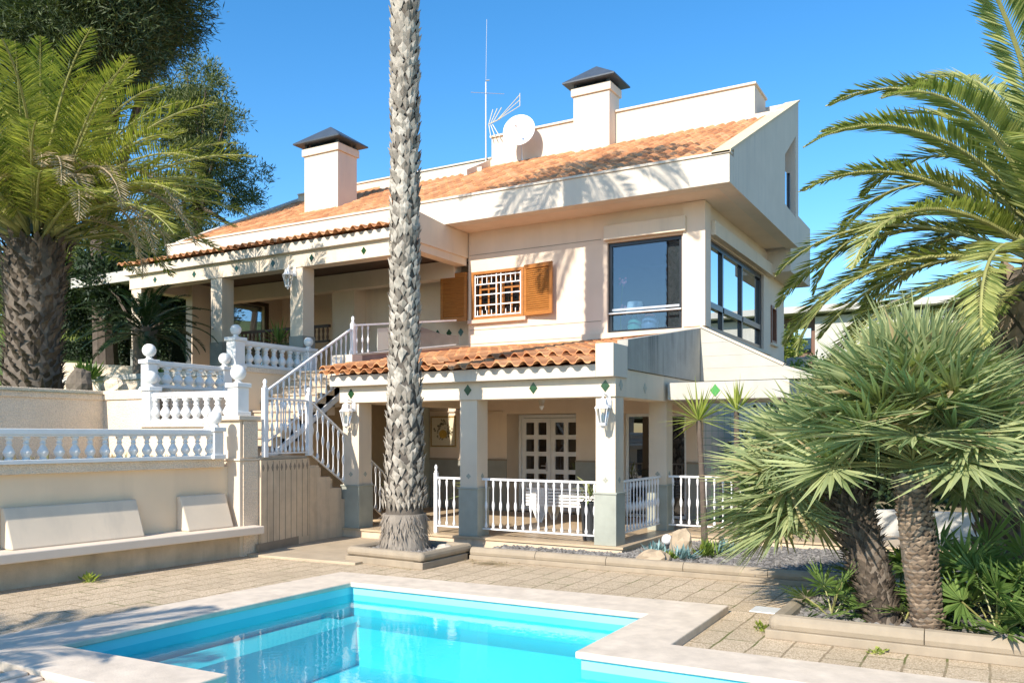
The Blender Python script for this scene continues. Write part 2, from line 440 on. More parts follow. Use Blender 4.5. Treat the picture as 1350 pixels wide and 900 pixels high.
# front wall with openings: window W1, bay, door recess, sliding door, left dark door
def wall_y(g, y0, y1, x0, x1, z0, z1, holes):
    """wall slab in XZ with rectangular holes (x0,x1,z0,z1)"""
    xs = sorted({x0, x1, *[h[0] for h in holes], *[h[1] for h in holes]})
    zs = sorted({z0, z1, *[h[2] for h in holes], *[h[3] for h in holes]})
    for i in range(len(xs)-1):
        for j in range(len(zs)-1):
            cx, cz = (xs[i]+xs[i+1])/2, (zs[j]+zs[j+1])/2
            if any(h[0] < cx < h[1] and h[2] < cz < h[3] for h in holes): continue
            g.box(xs[i], y0, zs[j], xs[i+1], y1, zs[j+1])
def wall_x(g, x0, x1, y0, y1, z0, z1, holes):
    ys_ = sorted({y0, y1, *[h[0] for h in holes], *[h[1] for h in holes]})
    zs = sorted({z0, z1, *[h[2] for h in holes], *[h[3] for h in holes]})
    for i in range(len(ys_)-1):
        for j in range(len(zs)-1):
            cy, cz = (ys_[i]+ys_[i+1])/2, (zs[j]+zs[j+1])/2
            if any(h[0] < cy < h[1] and h[2] < cz < h[3] for h in holes): continue
            g.box(x0, ys_[i], zs[j], x1, ys_[i+1], zs[j+1])
def weld(g):
    """drop the faces two cells share so no inner faces remain"""
    key = {}
    for q in g.f:
        k = tuple(sorted(tuple(round(c, 4) for c in g.v[i]) for i in q)); key.setdefault(k, []).append(q)
    g.f = [v[0] for v in key.values() if len(v) == 1]; return g

W1 = (-10.43,-9.06,4.53,5.63); BAY = (-7.06,-5.44,4.02,5.93)
g = M(); wall_y(g, Yw, Yw+T, -10.53, -5.0, 2.9, 6.56, [W1, BAY]); part('front_wall', weld(g), m_wall)
g = M(); wall_y(g, Yw, Yw+T, -12.6, -5.0, .19, 2.9, [(-9.51,-7.79,.19,2.37), (-6.68,-5.35,.19,2.34)]); part('lower_wall', weld(g), m_wall)
# grooves scored across the stucco
g = M()
for z in (4.30, 3.98, 6.02):
    g.box(-10.5, Yw-.006, z, -7.2, Yw-.001, z+.012)
part('wall_groove', g, m_trim)
# recessed wall left of the window corner, wing wall, back wall of the upper porch
g = M(); wall_y(g, 16.95, 17.2, -14.2, -10.53, 2.9, 6.5, []); part('recess_wall', g, m_wall)
g = M(); g.box(-10.55,16.4+T,2.9,-10.53+.25,17.2,6.5); part('corner_return', g, m_wall)
g = M(); g.box(-14.75,16.5,3.2,-14.02,17.0,6.2); part('pilaster', g, m_wall)
g = M(); wall_y(g, 18.7, 18.95, -19.5, -14.2, 3.19, 6.5, []); part('porch_back_wall', g, m_wall)
g = M(); wall_x(g, -18.95, -18.7, 15.4, 18.7, 3.19, 6.5, [(16.0,18.1,3.2,5.78)]); part('wing_wall', weld(g), m_wall)
g = M(); w = g.box(-18.72,16.0,3.2,-18.64,16.1,5.78); g.box(-18.72,18.0,3.2,-18.64,18.1,5.78); g.box(-18.72,16.1,5.68,-18.64,18.0,5.78)
wf = part('patio_door', g, m_brown); g = M(); g.box(-18.84,16.1,3.2,-18.82,18.0,5.68); part('pane', g, glassmat('patio glass', (.8,.85,.9), .10), wf)
# right facade
SW = (16.78,21.46,4.02,5.90); NW = (22.21,22.82,4.28,5.25)
g = M(); wall_x(g, -5.0-T, -5.0, Yw+T, 23.8, .19, 6.56, [SW, NW]); part('side_wall', weld(g), m_wall)
g = M(); g.box(-5.0-T,23.8,.0,-16,24.0,6.56); part('rear_wall', g, m_wall)
# corner column and roller-shutter boxes
g = M(); g.box(-5.40,Yw-.05,4.06,-4.95,Yw,6.54); g.box(-4.998,Yw+.0,4.06,-4.95,16.74,6.54); part('corner_column', weld(g), m_wall)
g = M(); g.box(-7.10,16.27,5.97,-5.33,Yw-.003,6.27); part('shutter_box', g, m_wall2, bevel=.01)
g = M(); g.box(-4.997,16.76,5.93,-4.86,22.1,6.22); part('shutter_box', g, m_wall2, bevel=.01)

def frame_y(g, x0, x1, z0, z1, y0, y1, t):
    g.box(x0,y0,z0,x0+t,y1,z1); g.box(x1-t,y0,z0,x1,y1,z1); g.box(x0+t,y0,z0,x1-t,y1,z0+t); g.box(x0+t,y0,z1-t,x1-t,y1,z1)
def frame_x(g, y0, y1, z0, z1, x0, x1, t):
    g.box(x0,y0,z0,x1,y0+t,z1); g.box(x0,y1-t,z0,x1,y1,z1); g.box(x0,y0+t,z0,x1,y1-t,z0+t); g.box(x0,y0+t,z1-t,x1,y1-t,z1)
# bay window (front)
g = M(); frame_y(g, BAY[0]+.002, BAY[1]-.002, BAY[2]+.002, BAY[3]-.002, 16.47, 16.55, .075)
bw = part('window', g, m_black)
g = M(); g.box(-6.985,16.50,4.10,-5.515,16.515,5.855); part('pane', g, m_pane_clear, bw)
g = M(); g.tube([(-7.04,16.43,4.44),(-5.46,16.43,4.44)], .022, 10); g.box(-6.985,16.475,4.50,-5.515,16.535,4.545); part('guard_rail', g, m_alu, bw)
g = M(); g.box(-5.80,16.60,4.1,-5.46,16.64,5.85); part('curtain', g, paint('grey brown blind', (.13,.11,.09), .9), bw)
# side window: three tall panes over three low ones
g = M(); frame_x(g, SW[0]+.002, SW[1]-.002, SW[2]+.002, SW[3]-.002, -5.16, -5.06, .11)
ml = [SW[0]+.11, 18.02, 19.62, SW[1]-.11]
for y in ml[1:3]: g.box(-5.155,y-.045,4.135,-5.065,y+.045,5.785)
for a, b in zip(ml, ml[1:]):
    a2 = a+.047 if a != ml[0] else a+.002; b2 = b-.047 if b != ml[-1] else b-.002
    g.box(-5.15,a2,4.52,-5.05,b2,4.64)
sw = part('window', g, m_black)
for a, b in zip(ml, ml[1:]):
    for (z0, z1) in ((4.13,4.52),(4.64,5.79)):
        g = M(); g.box(-5.125,a+.03,z0,-5.115,b-.03,z1); part('pane', g, m_pane_sky, sw)
g = M(); g.box(-5.2,16.6,3.93,-4.93,22.0,4.0); part('window_sill', g, m_wall2, sw)
# narrow side window with brown shutter edge
g = M(); frame_x(g, NW[0]+.002, NW[1]-.002, NW[2]+.002, NW[3]-.002, -5.12, -4.97, .07)
nw = part('window', g, paint('red brown frame', (.22,.09,.05), .5)); g = M(); g.box(-5.1,22.28,4.35,-5.09,22.75,5.18); part('pane', g, m_pane_dark, nw)
g = M(); g.box(-5.1,22.15,4.21,-4.92,22.88,4.275); part('window_sill', g, m_wall2, nw)
# shuttered window with white grille
g = M(); frame_y(g, W1[0]+.002, W1[1]-.002, W1[2]+.002, W1[3]-.002, 16.36, 16.5, .06)
w1 = part('window', g, m_wood)
g = M(); g.box(-10.37,16.56,4.59,-9.12,16.575,5.57); part('pane', g, m_pane_dark, w1)
g = M()
for x0, x1 in ((-10.30,-9.80),(-9.69,-9.19)):
    frame_y(g, x0, x1, 4.62, 5.54, 16.50, 16.54, .055)
    g.box((x0+x1)/2-.02,16.505,4.68,(x0+x1)/2+.02,16.535,5.485)
    for z in (4.86, 5.22): g.box(x0+.057,16.506,z,(x0+x1)/2-.022,16.534,z+.04); g.box((x0+x1)/2+.022,16.506,z,x1-.057,16.534,z+.04)
part('sash', g, m_wood, w1)
g = M()
for z in (4.62, 4.86, 5.10, 5.34, 5.52): g.box(-10.36,16.405,z-.012,-9.13,16.42,z+.012)
for x in (-10.345,-9.78,-9.66,-9.145): g.box(x-.012,16.390,4.59,x+.012,16.404,5.56)
for i in range(10):
    x = -10.30 + i*.125
    for z0, z1 in ((4.59,4.75),(5.36,5.56)):
        g.box(x-.008,16.421,z0,x+.008,16.436,z1)
for x in (-10.08,-9.42):
    g.box(x-.008,16.421,4.75,x+.008,16.436,4.86)
part('grille', g, m_iron, w1)
g = M(); g.box(-10.50,16.30,4.44,-8.98,16.45,4.525); part('window_sill', g, plaster('pinkish sill', (.62,.46,.37), .06), w1, bevel=.008)
def shutter(p0, p1, name='shutter'):
    g = M(); z0, z1 = 4.53, 5.65
    a, b = V(p0), V(p1); d = (b-a).normalized()
    Lh = (b-a).length
    def seg(s0, s1, za, zb, t0, t1):
        A = a+d*s0; B = a+d*s1; g.line((A.x,A.y),(B.x,B.y), za, zb, t0, t1)
    seg(0,.07,z0,z1,-.02,.02); seg(Lh-.07,Lh,z0,z1,-.02,.02); seg(.07,Lh-.07,z0,z0+.09,-.02,.02); seg(.07,Lh-.07,z1-.09,z1,-.02,.02)
    s = part(name, g, m_wood)
    g = M(); k = 20; nrm = V((-d.y, d.x))
    for i in range(k):
        z = z0+.10+(z1-z0-.2)*i/k; A = a+d*.07; B = a+d*(Lh-.07)
        p = []
        for q in (A, B):
            for (t, dz) in ((-.017,0),(.017,.045)): p.append((q.x+nrm.x*t, q.y+nrm.y*t, z+dz))
        g.poly([p[0], p[2], p[3], p[1]], (0,0,.010))
    part('louvre', g, m_wood, s); return s
shutter((-10.55,16.36),(-11.25,16.32)); shutter((-9.02,16.33),(-8.27,16.22))
# doors behind the porch
g = M(); 
dx0, dx1 = -9.50, -7.85; dy = 16.95
frame_y(g, dx0, dx1, .20, 2.36, dy-.02, dy+.1, .07); door = part('door', g, m_white)
for lx0, lx1 in ((dx0+.075,-8.685),(-8.675,dx1-.075)):
    g = M(); fw = .105
    xa, xb = lx0, lx1; xm = (xa+xb)/2
    for x in (xa, xm-fw/2, xb-fw): g.box(x, dy, .22, x+fw, dy+.06, 2.28)
    zc = [.22,.62,.98,1.36,1.78,2.17]
    for (pa, pb) in ((xa+fw, xm-fw/2),(xm+fw/2, xb-fw)):
        for z in (.22,.72,1.02,1.42,1.80,2.18):
            hh = .30 if z == .22 else .10
            g.box(pa, dy+.002, z, pb, dy+.058, z+hh)
    part('door_leaf', g, m_white, door)
g = M(); g.box(dx0+.1,dy+.035,.25,dx1-.1,dy+.045,2.3); part('pane', g, m_pane_dark, door)
g = M(); g.box(-8.80,dy-.012,1.08,-8.765,dy+.002,1.28); g.tube([(-8.78,dy-.005,1.2),(-8.78,dy-.05,1.2),(-8.90,dy-.05,1.2)], .011, 8); part('door_handle', g, m_alu, door)
g = M(); g.box(-9.51,16.4+T,.19,-7.79,17.3,.2); g.box(-9.79,16.4+T,.19,-9.51,17.3,2.6); g.box(-7.79,16.4+T,.19,-7.5,17.3,2.6); g.box(-9.51,16.4+T,2.37,-7.79,17.3,2.6); part('door_reveal', g, m_wall)
g = M(); frame_y(g, -6.678, -5.352, .20, 2.338, 16.48, 16.56, .06); g.box(-6.04,16.485,.26,-5.98,16.555,2.278); sd = part('sliding_door', g, m_white)
g = M(); g.box(-6.62,16.51,.26,-5.41,16.525,2.28); part('pane', g, m_pane_dark, sd)
g = M(); g.box(-13.9,16.38,.2,-12.62,16.5,2.62); dd = part('dark_door', g, m_brown)
g = M(); g.box(-13.8,16.36,.3,-12.72,16.37,2.5); part('pane', g, m_pane_dark, dd)
g = M(); wall_y(g, 16.42, 16.7, -16, -13.9, .19, 2.9, []); part('lower_wall', g, m_wall)
# wainscot
for a, b in ((-12.58,-9.51),(-7.79,-6.70),(-5.33,-5.0)):
    g = M(); g.box(a, Yw-.03, .19, b, Yw-.003, 1.32); wn = part('wainscot', g, m_wains)
    g = M(); g.box(a, Yw-.05, 1.32, b+.005, Yw-.003, 1.355); part('dado_rail', g, m_trim, wn)
g = M(); g.box(-11.86,16.12,.19,-11.6,16.36,2.62); part('grey_post', g, m_plinth)
# conduit line on wall
g = M(); g.tube([(-11.6,16.37,2.45),(-9.6,16.37,2.42)], .012, 6); part('conduit', g, m_wall2)

# bay room interior
g = M(); g.box(-8.6,16.69,3.9,-5.30,20.4,4.0); part('room_floor', g, m_floor)
g = M(); g.box(-8.6,20.4,3.9,-5.30,20.5,6.5); g.box(-8.7,16.69,3.9,-8.6,20.4,6.5); part('room_wall', g, m_int)
g = M(); g.box(-8.6,16.69,6.2,-5.30,20.4,6.3); part('room_ceiling', g, m_int)

# porch floor (raised platform) and steps
g = M(); g.poly([(-10.62,11.98,0),(-4.92,11.98,0),(-4.92,14.08,0),(1.5,14.08,0),(1.5,16.4,0),(-14,16.4,0),(-14,13.4,0),(-10.62,13.4,0)], (0,0,.155)); part('porch_base', g, m_riser)
g = M(); g.poly([(-10.64,11.95,.155),(-4.89,11.95,.155),(-4.89,14.05,.155),(1.5,14.05,.155),(1.5,16.4,.155),(-14,16.4,.155),(-14,13.4,.155),(-10.64,13.4,.155)], (0,0,.035)); part('porch_floor', g, m_floor)
# lower porch pillars
ZB = 2.49
def pillar(x0, x1, y0, y1, z0, z1, zp, zj):
    g = M(); g.box(x0, y0, zp, x1, y1, zj-.004); g.box(x0+.004, y0+.004, zj-.004, x1-.004, y1-.004, zj+.004); g.box(x0, y0, zj+.004, x1, y1, z1)
    p = part('pillar', g, m_wall2)
    g = M(); g.box(x0-.02, y0-.02, z0, x1+.02, y1+.02, zp-.03); g.box(x0-.035, y0-.035, zp-.03, x1+.035, y1+.035, zp-.0)
    part('plinth', g, m_plinth, p, bevel=.005)
    g = M(); xm = (x0+x1)/2; zd = (zp+zj)/2
    for dx, dz in ((0,.025),(0,-.025),(.025,0),(-.025,0)):
        g.poly([(xm+dx-.022,y0-.004,zd+dz),(xm+dx,y0-.004,zd+dz-.022),(xm+dx+.022,y0-.004,zd+dz),(xm+dx,y0-.004,zd+dz+.022)], (0,.006,0))
    ym = (y0+y1)/2
    g.poly([(x1+.004,ym-.05,zd),(x1+.004,ym,zd-.05),(x1+.004,ym+.05,zd),(x1+.004,ym,zd+.05)], (-.006,0,0))
    part('star_tile', g, m_plinth, p)
    return p
pillar(-5.38,-5.05,12.04,12.37,.19,ZB,1.01,1.39)
pillar(-7.90,-7.56,12.04,12.38,.19,ZB,1.01,1.39)
pillar(-10.50,-10.12,12.04,12.40,.19,ZB,.98,1.37)
pillar(-5.40,-5.07,14.42,14.75,.19,ZB,1.01,1.39)
def diamond_y(g, x, y, z, r=.095):
    g.poly([(x-r*.8,y,z),(x,y,z-r),(x+r*.8,y,z),(x,y,z+r)], (0,.008,0))
def diamond_x(g, x, y, z, r=.09):
    g.poly([(x,y-r*.8,z),(x,y,z-r),(x,y+r*.8,z),(x,y,z+r)], (-.008,0,0))
# lower porch beam and fascia
g = M(); g.box(-10.55,12.0,ZB,-5.03,12.42,2.79); g.box(-5.40,12.42,ZB,-5.03,14.9,2.93); g.box(-10.55,12.42,ZB,-10.15,16.36,2.79); g.box(-5.38,14.9,ZB,-5.03,16.1,2.93)
part('beam', g, m_wall2, bevel=.006)
g = M(); g.box(-10.65,11.84,2.79,-5.30,12.42,2.985); part('fascia', g, m_fascia, bevel=.006)
g = M(); g.box(-10.5,12.42,2.76,-5.3,16.38,2.8); part('porch_ceiling', g, m_wall)
g = M(); g.box(-5.298,11.84,2.79,-5.0,12.42,3.30); part('roof_end_block', g, m_fascia, bevel=.008)
for x in (-10.27,-7.72,-6.46,-5.20):
    g = M(); diamond_y(g, x, 11.992, 2.655); part('diamond_tile', g, m_green)
for y in (12.21, 13.25):
    g = M(); diamond_x(g, -5.022, y, 2.675); part('diamond_tile', g, m_plinth)
# stained raking parapet + board-marked wing panel + canopy
g = M(); g.poly([(-5.0,12.43,2.94),(-5.0,16.24,2.94),(-5.0,16.24,4.0),(-5.0,12.43,3.40)], (-.18,0,0)); g.box(-5.18,12.421,2.93,-5.002,12.429,3.3)
part('raking_parapet', g, m_stain)
g = M(); g.poly([(-5.03,12.40,3.40),(-5.03,16.20,4.005),(-5.03,16.20,4.06),(-5.03,12.40,3.45)], (-.2,0,0)); 
g = M(); g.poly([(-7.62,16.28,3.90),(-4.98,16.28,3.98),(-4.98,16.28,4.03),(-7.62,16.28,4.03)], (0,.115,0)); part('window_ledge', g, m_wall2)
g = M(); zz = [2.965, 3.19, 3.44, 3.70]
g.poly([(-4.995,16.20,2.95),(-2.9,16.20,2.95),(-2.9,16.20,3.03),(-3.42,16.20,3.21),(-4.995,16.20,4.01)], (0,.18,0)); wp = part('wing_panel', g, m_board)
g = M()
for z, xe in ((3.20,-3.50),(3.44,-3.92),(3.70,-4.42)): g.box(-4.99,16.194,z,xe,16.199,z+.012)
part('board_joint', g, m_canopy, wp)
g = M(); g.poly([(-3.40,16.17,3.24),(-5.0,16.17,4.05),(-5.0,16.17,4.01),(-3.42,16.17,3.20)], (0,.24,0)); part('panel_coping', g, m_wall2)
g = M(); g.box(-4.98,14.22,2.51,-2.9,16.19,2.81); part('canopy', g, m_canopy, bevel=.01)
g = M(); diamond_y(g, -4.13, 14.212, 2.66, .11); part('diamond_tile', g, m_greenl)

# ---- roof tiles
def tiles(g, x0, x1, y0, y1, z0, slope, pitch=.255, course=.36, seed=1, cut=None, amp=.062):
    r = random.Random(seed); nx = max(1, round((x1-x0)/pitch)); ny = max(1, round((y1-y0)/course))
    px = (x1-x0)/nx; cy = (y1-y0)/ny
    prof = []
    for i in range(11):
        u = i/10
        h = amp*math.sin(PI*u/.6)**.8 if 0 < u < .6 else (-.018*math.sin(PI*(u-.6)/.4) if u > .6 else 0)
        prof.append((u, h))
    for i in range(nx):
        for j in range(ny):
            xa = x0+i*px; ya = y0+j*cy; yb = ya+cy*1.12
            if cut and not cut(xa+px/2, ya): continue
            dz = r.uniform(-.003,.005); dy = r.uniform(-.010,.008); tw = r.uniform(-.004,.004)
            vs = []
            for (yy, lift, thick) in ((ya+dy,.028,-.018),(ya+dy,.028,0),(yb,.004,0)):
                for (u, h) in prof:
                    x = xa+u*px*1.03
                    vs.append((x, yy, z0+slope*(yy-y0)+h+lift+thick+dz+tw*(u-.5)*2))
            k = len(prof); fs = []
            for q in range(2):
                for p in range(k-1): fs.append((q*k+p, q*k+p+1, (q+1)*k+p+1, (q+1)*k+p))
            g.add(vs, fs)
    return g
# main roof
SL = .485
def zr(y): return 7.10+SL*(y-15.45)
g = M(); g.box(-19.8,15.45,6.55,-4.22,15.75,7.09); part('roof_fascia', g, m_fascia, bevel=.01)
g = M(); g.box(-19.82,15.42,7.09,-4.20,15.60,7.14); part('fascia_coping', g, m_fascia, bevel=.006)
g = M(); g.box(-19.5,15.75,6.55,-4.52,21.4,6.65); part('soffit', g, m_wall)
g = M(); g.poly([(-19.5,15.62,7.0),(-19.5,20.3,zr(20.3)-.10),(-19.5,20.3,zr(20.3)-.2),(-19.5,15.62,6.85)], (15.0,0,0)); rf = part('roof', g, m_tilebed)
g = tiles(M(), -19.46, -4.50, 15.60, 20.15, zr(15.60)-.03, SL, seed=3, amp=.05); part('roof_tiles', g, m_tile, rf)
# right gable with balcony slot
g = M()
X0, X1 = -4.52, -4.22
def gable(a, b, z0a, z0b, z1a, z1b):
    g.poly([(X1,a,z0a),(X1,b,z0b),(X1,b,z1b),(X1,a,z1a)], (X0-X1,0,0))
zt = lambda y: 7.12+SL*(y-15.45)
gable(15.75, 20.21, 6.55, 6.55, zt(15.75), zt(20.21)); gable(20.21,21.42,6.55,6.55,7.28,7.22); gable(20.21,21.42,8.43,9.22,zt(20.21),zt(21.42)); gable(21.42,21.75,6.55,6.55,zt(21.42),zt(21.75))
part('gable_wall', g, m_fascia)
g = M(); g.poly([(-4.19,15.42,7.10),(-4.19,21.78,7.10+SL*6.36),(-4.19,21.78,7.15+SL*6.36),(-4.19,15.42,7.15)], (-.36,0,0)); part('verge_coping', g, plaster('yellowed verge', (.66,.54,.36), .1))
g = M(); g.box(-4.36,20.23,7.30,-4.33,21.10,8.20); bb = part('balcony_glass', g, m_pane_sky)
g = M(); g.box(-5.2,20.2,6.7,-5.0,21.7,9.4); part('attic_inner_wall', g, m_wall)
g = M(); g.box(-4.37,21.10,7.26,-4.30,21.16,8.25); part('balcony_post', g, m_black)
# left rake parapet
g = M(); g.poly([(-19.8,15.75,6.55),(-19.8,20.45,6.55),(-19.8,20.45,9.62),(-19.8,15.75,7.28)], (.3,0,0)); part('rake_parapet', g, m_fascia)
# attic box and ridge parapet
g = M(); g.box(-12.2,20.2,8.9,-4.92,21.3,10.20); g.box(-4.92,20.2,8.9,-4.24,20.4,9.50); part('attic_wall', g, m_fascia)
g = M(); g.box(-12.24,20.15,10.20,-4.88,21.34,10.255); part('attic_coping', g, m_fascia, bevel=.006)
g = M(); g.box(-4.50,21.5,6.6,-12.2,21.75,zt(21.6)); part('rear_parapet', g, m_fascia)
g = M(); g.box(-19.5,20.2,8.8,-12.2,20.5,9.62); part('ridge_parapet', g, m_fascia)
g = M(); g.box(-19.5,20.16,9.62,-12.2,20.54,9.66); part('ridge_coping', g, m_fascia)
g = M(); g.poly([(-15.4,19.55,9.16),(-12.3,19.55,9.16),(-12.3,20.19,9.44),(-15.4,20.19,9.44)], (0,0,.03)); part('skylight', g, m_pane_mid)
g = M(); g.line((-15.6,19.50),(-12.1,19.50), 8.95, 9.20, 0, .08); g.line((-12.25,19.0),(-12.25,20.2),8.7,9.0,0,.1,9.2,9.6); part('roof_kerb', g, m_fascia)
# volume at the back of the right side
g = M(); g.box(-8,21.8,6.0,-4.42,24.4,7.6); part('rear_volume', g, m_fascia)
# chimneys
def chimney(x0, x1, y0, y1, z0, z1, cap_dx, cap_h):
    g = M(); g.box(x0,y0,z0,x1,y1,z1-.20); g.box(x0-.05,y0-.05,z1-.20,x1+.05,y1+.05,z1-.0)
    c = part('chimney', g, m_fascia, bevel=.008)
    g = M(); xm, ym = (x0+x1)/2, (y0+y1)/2; e = cap_dx
    a = [(x0-e,y0-e,z1+.10),(x1+e,y0-e,z1+.10),(x1+e,y1+e,z1+.10),(x0-e,y1+e,z1+.10)]
    b_ = [(x,y,z+.035) for x,y,z in a]
    g.add(a+b_+[(xm,ym,z1+.10+cap_h)], [(0,3,2,1),(0,1,5,4),(1,2,6,5),(2,3,7,6),(3,0,4,7),(4,5,8),(5,6,8),(6,7,8),(7,4,8)])
    for x in (x0+.05, x1-.05):
        for y in (y0+.05, y1-.05): g.box(x-.04,y-.04,z1+.001,x+.04,y+.04,z1+.099)
    g.box(x0+.12,y0+.12,z1+.001,x1-.12,y1-.12,z1+.099)
    part('chimney_cap', g, m_slate, c)
chimney(-16.44,-15.24,17.27,18.05,7.6,9.72,.22,.55)
chimney(-9.48,-8.47,19.80,20.45,8.8,10.86,.22,.52)

# ---- upper porch
Yu = 13.8
g = M(); g.box(-19.35,Yu,5.96,-10.56,14.25,6.17); part('fascia', g, m_fascia, bevel=.006)
g = M(); g.box(-19.25,13.9,5.62,-10.62,14.24,5.96); part('beam', g, m_wall2, bevel=.006)
g = M(); g.poly([(-10.53,Yu,5.97),(-10.53,16.38,5.97),(-10.53,16.38,6.54),(-10.53,15.45,6.54),(-10.53,14.3,6.62),(-10.53,Yu,6.62)], (-.25,0,0)); part('porch_side_panel', g, m_wall2)
g = M(); g.box(-10.85,14.25,5.80,-10.57,16.38,5.97); part('beam', g, m_wall2)
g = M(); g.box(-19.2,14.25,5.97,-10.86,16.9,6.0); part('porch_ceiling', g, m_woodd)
g = M(); g.box(-18.6,16.3,5.55,-10.86,16.6,5.95); part('beam', g, m_wall)
g = M(); g.box(-19.2,14.26,5.6,-18.85,18.6,5.95); part('beam', g, m_wall)
g = M(); g.box(-19.35,14.25,6.17,-10.8,15.45,6.25); rf2 = part('porch_roof', g, m_tilebed)
g = tiles(M(), -19.4, -10.80, 13.66, 15.44, 6.19, .16, pitch=.23, course=.36, seed=9); part('roof_tiles', g, m_tile, rf2)
for x in (-10.95,-13.02,-14.19,-15.36,-16.81,-18.25)[1:] + (-11.55,):
    g = M(); diamond_y(g, x, 13.892, 5.785, .085); part('diamond_tile', g, m_green)
def up_pillar(x0, x1, y0=13.92):
    g = M(); g.box(x0,y0,3.19,x1,y0+.36,5.62); p = part('pillar', g, m_wall2, bevel=.006)
    g = M(); g.box(x0-.015,y0-.015,3.192,x1+.015,y0+.375,4.1); part('plinth', g, m_wains, p); return p
for a in (-19.2,-16.25,-13.68): up_pillar(a, a+.38)
g = M(); g.box(-22.5,14.4,6.0,-19.4,17.5,6.28); part('side_roof_slab', g, m_canopy)
for x in (-10.76,-11.10,-11.44,-11.78):
    g = M(); diamond_y(g, x, 16.94, 4.36, .10); part('diamond_tile', g, m_green)
# wooden balustrade of the upper porch
wb = thing('wooden_balustrade', 'dark brown wooden balustrade across the back of the upper porch', 'railing', (-16,16.4,3.2))
g = M(); g.box(-18.0,16.38,4.66,-14.76,16.46,4.73); g.build('top_rail', m_brown, wb)
g = M(); g.box(-18.0,16.39,4.28,-14.76,16.45,4.33); g.build('bottom_rail', m_brown, wb)
for i in range(22):
    x = -17.92+i*.147; g = M(); g.lathe((x,16.42,4.33), [(.02,0),(.035,.08),(.022,.16),(.036,.24),(.02,.33)], 8); g.build('baluster', paint('brown baluster', (.14,.075,.045), .6) if i == 0 else bpy.data.materials['brown baluster'], wb)

# lower porch roof
g = M(); g.poly([(-10.7,11.9,2.99),(-10.7,16.38,3.74),(-10.7,16.38,3.66),(-10.7,12.42,2.99)], (5.4,0,0)); rf3 = part('porch_roof', g, m_tilebed)
SP = .168
g = tiles(M(), -10.78, -5.31, 11.68, 12.95, 2.99, SP, pitch=.25, course=.40, seed=5); part('roof_tiles', g, m_tile, rf3)
g = tiles(M(), -10.78, -5.31, 12.72, 16.36, 3.235, SP, pitch=.25, course=.40, seed=6); part('roof_tiles', g, m_tile, rf3)
g = tiles(M(), -10.78, -8.25, 11.70, 12.74, 3.08, SP, pitch=.25, course=.40, seed=8); part('roof_tiles', g, m_tile, rf3)
# terrace kerb along the left edge of that roof
g = M(); A, B = (-11.12,12.95), (-10.56,16.36)
g.line(A, B, 3.10, 3.46, -.06, .12, 3.66, 3.93); part('terrace_kerb', g, plaster('pinkish kerb', (.42,.27,.21), .2, 4))
g = M(); g.line((-11.13,12.93), B, 3.46, 3.495, -.08, .14, 3.93, 3.965); part('kerb_coping', g, m_step)
g = M(); g.box(-12.7,13.02,2.9,-11.15,16.9,3.19); part('landing_floor', g, m_step)
g = M(); g.box(-11.4,12.72,2.6,-10.86,13.02,3.47); part('kerb_post', g, m_fascia)

# ------------------------------------------------------------------ stairs
st = thing('staircase', 'stone two flight staircase between the pool terrace and the upper porch', 'staircase', (-11,10.5,0))
XS0, XS1, XL = -12.35, -11.12, -10.42
LZ = 1.54
g = M(); g.poly([(-12.35,9.75,0),(-10.22,9.72,0),(-10.45,11.0,0),(-12.35,11.0,0)], (0,0,LZ-.04)); g.build('landing', m_riser, st)
g = M(); g.poly([(-12.35,9.72,LZ-.04),(-10.17,9.69,LZ-.04),(-10.42,11.02,LZ-.04),(-12.35,11.02,LZ-.04)], (0,0,.04)); g.build('landing_slab', m_step, st)
nst = 10; rise = (3.19-LZ)/nst; run = .235
for i in range(nst):
    y0 = 10.62+i*run; g = M()
    z1 = LZ+(i+1)*rise
    g.box(XS0, y0, max(LZ, z1-rise-.25) if i else LZ, XS1, y0+run+.25, z1-.035)
    s = g.build('step', m_riser, st)
    g = M(); g.box(XS0, y0-.03, z1-.035, XS1+.03, y0+run+.0, z1); g.build('tread', m_step, s)
    g = M()
    for x in (-12.0,-11.6,-11.3): diamond_y(g, x, y0-.004, z1-.035-rise*.45, .035)
    g.build('diamond_tile', m_plinth, s)
g = M(); g.poly([(XS1+.005,10.95,LZ),(XS1+.005,13.0,LZ+1.30),(XS1+.005,13.0,LZ+1.42),(XS1+.005,10.78,LZ)], (.05,0,0)); g.build('stringer', m_white, st)
# lower flight beyond the landing
for i in range(6):
    y0 = 11.03+i*.30; z1 = LZ-.18-i*.215; g = M()
    g.box(-11.05, y0, .0, XL-.02, y0+.30, z1); g.build('step', m_riser, st)
# facing wall with tile strips
g = M(); a, b = (-10.14,9.68), (-10.40,11.05); g.line(a, b, .03, LZ-.045, 0, .06); g.line((-10.403,11.06),(-10.46,11.4), .03, 1.32, 0, .06); g.line((-10.463,11.41),(-10.53,11.78), .03, 1.10, 0, .06)
fw_ = g.build('side_wall', m_riser, st)
g = M()
for i in range(11):
    t = (i+.4)/11; x = a[0]+(b[0]-a[0])*t; y = a[1]+(b[1]-a[1])*t
    g.poly([(x+.006,y-.03,LZ-.17),(x+.006,y,LZ-.23),(x+.006,y+.03,LZ-.17),(x+.006,y,LZ-.11)], (-.01,0,0))
g.build('diamond_tile', m_trim, fw_)
g = M()
for i in range(8):
    t = (i+.95)/8.3; x = a[0]+(b[0]-a[0])*t; y = a[1]+(b[1]-a[1])*t
    g.box(x-.004, y-.004, .15, x+.005, y+.004, LZ-.06)
g.build('joint', m_trim, fw_)
g = M(); g.line((-10.11,9.6),(-10.52,11.62), .0, .17, 0, .05); g.line((-10.50,11.50),(-10.56,11.93), .171, .36, 0, .05); g.build('skirting', m_trim, st)

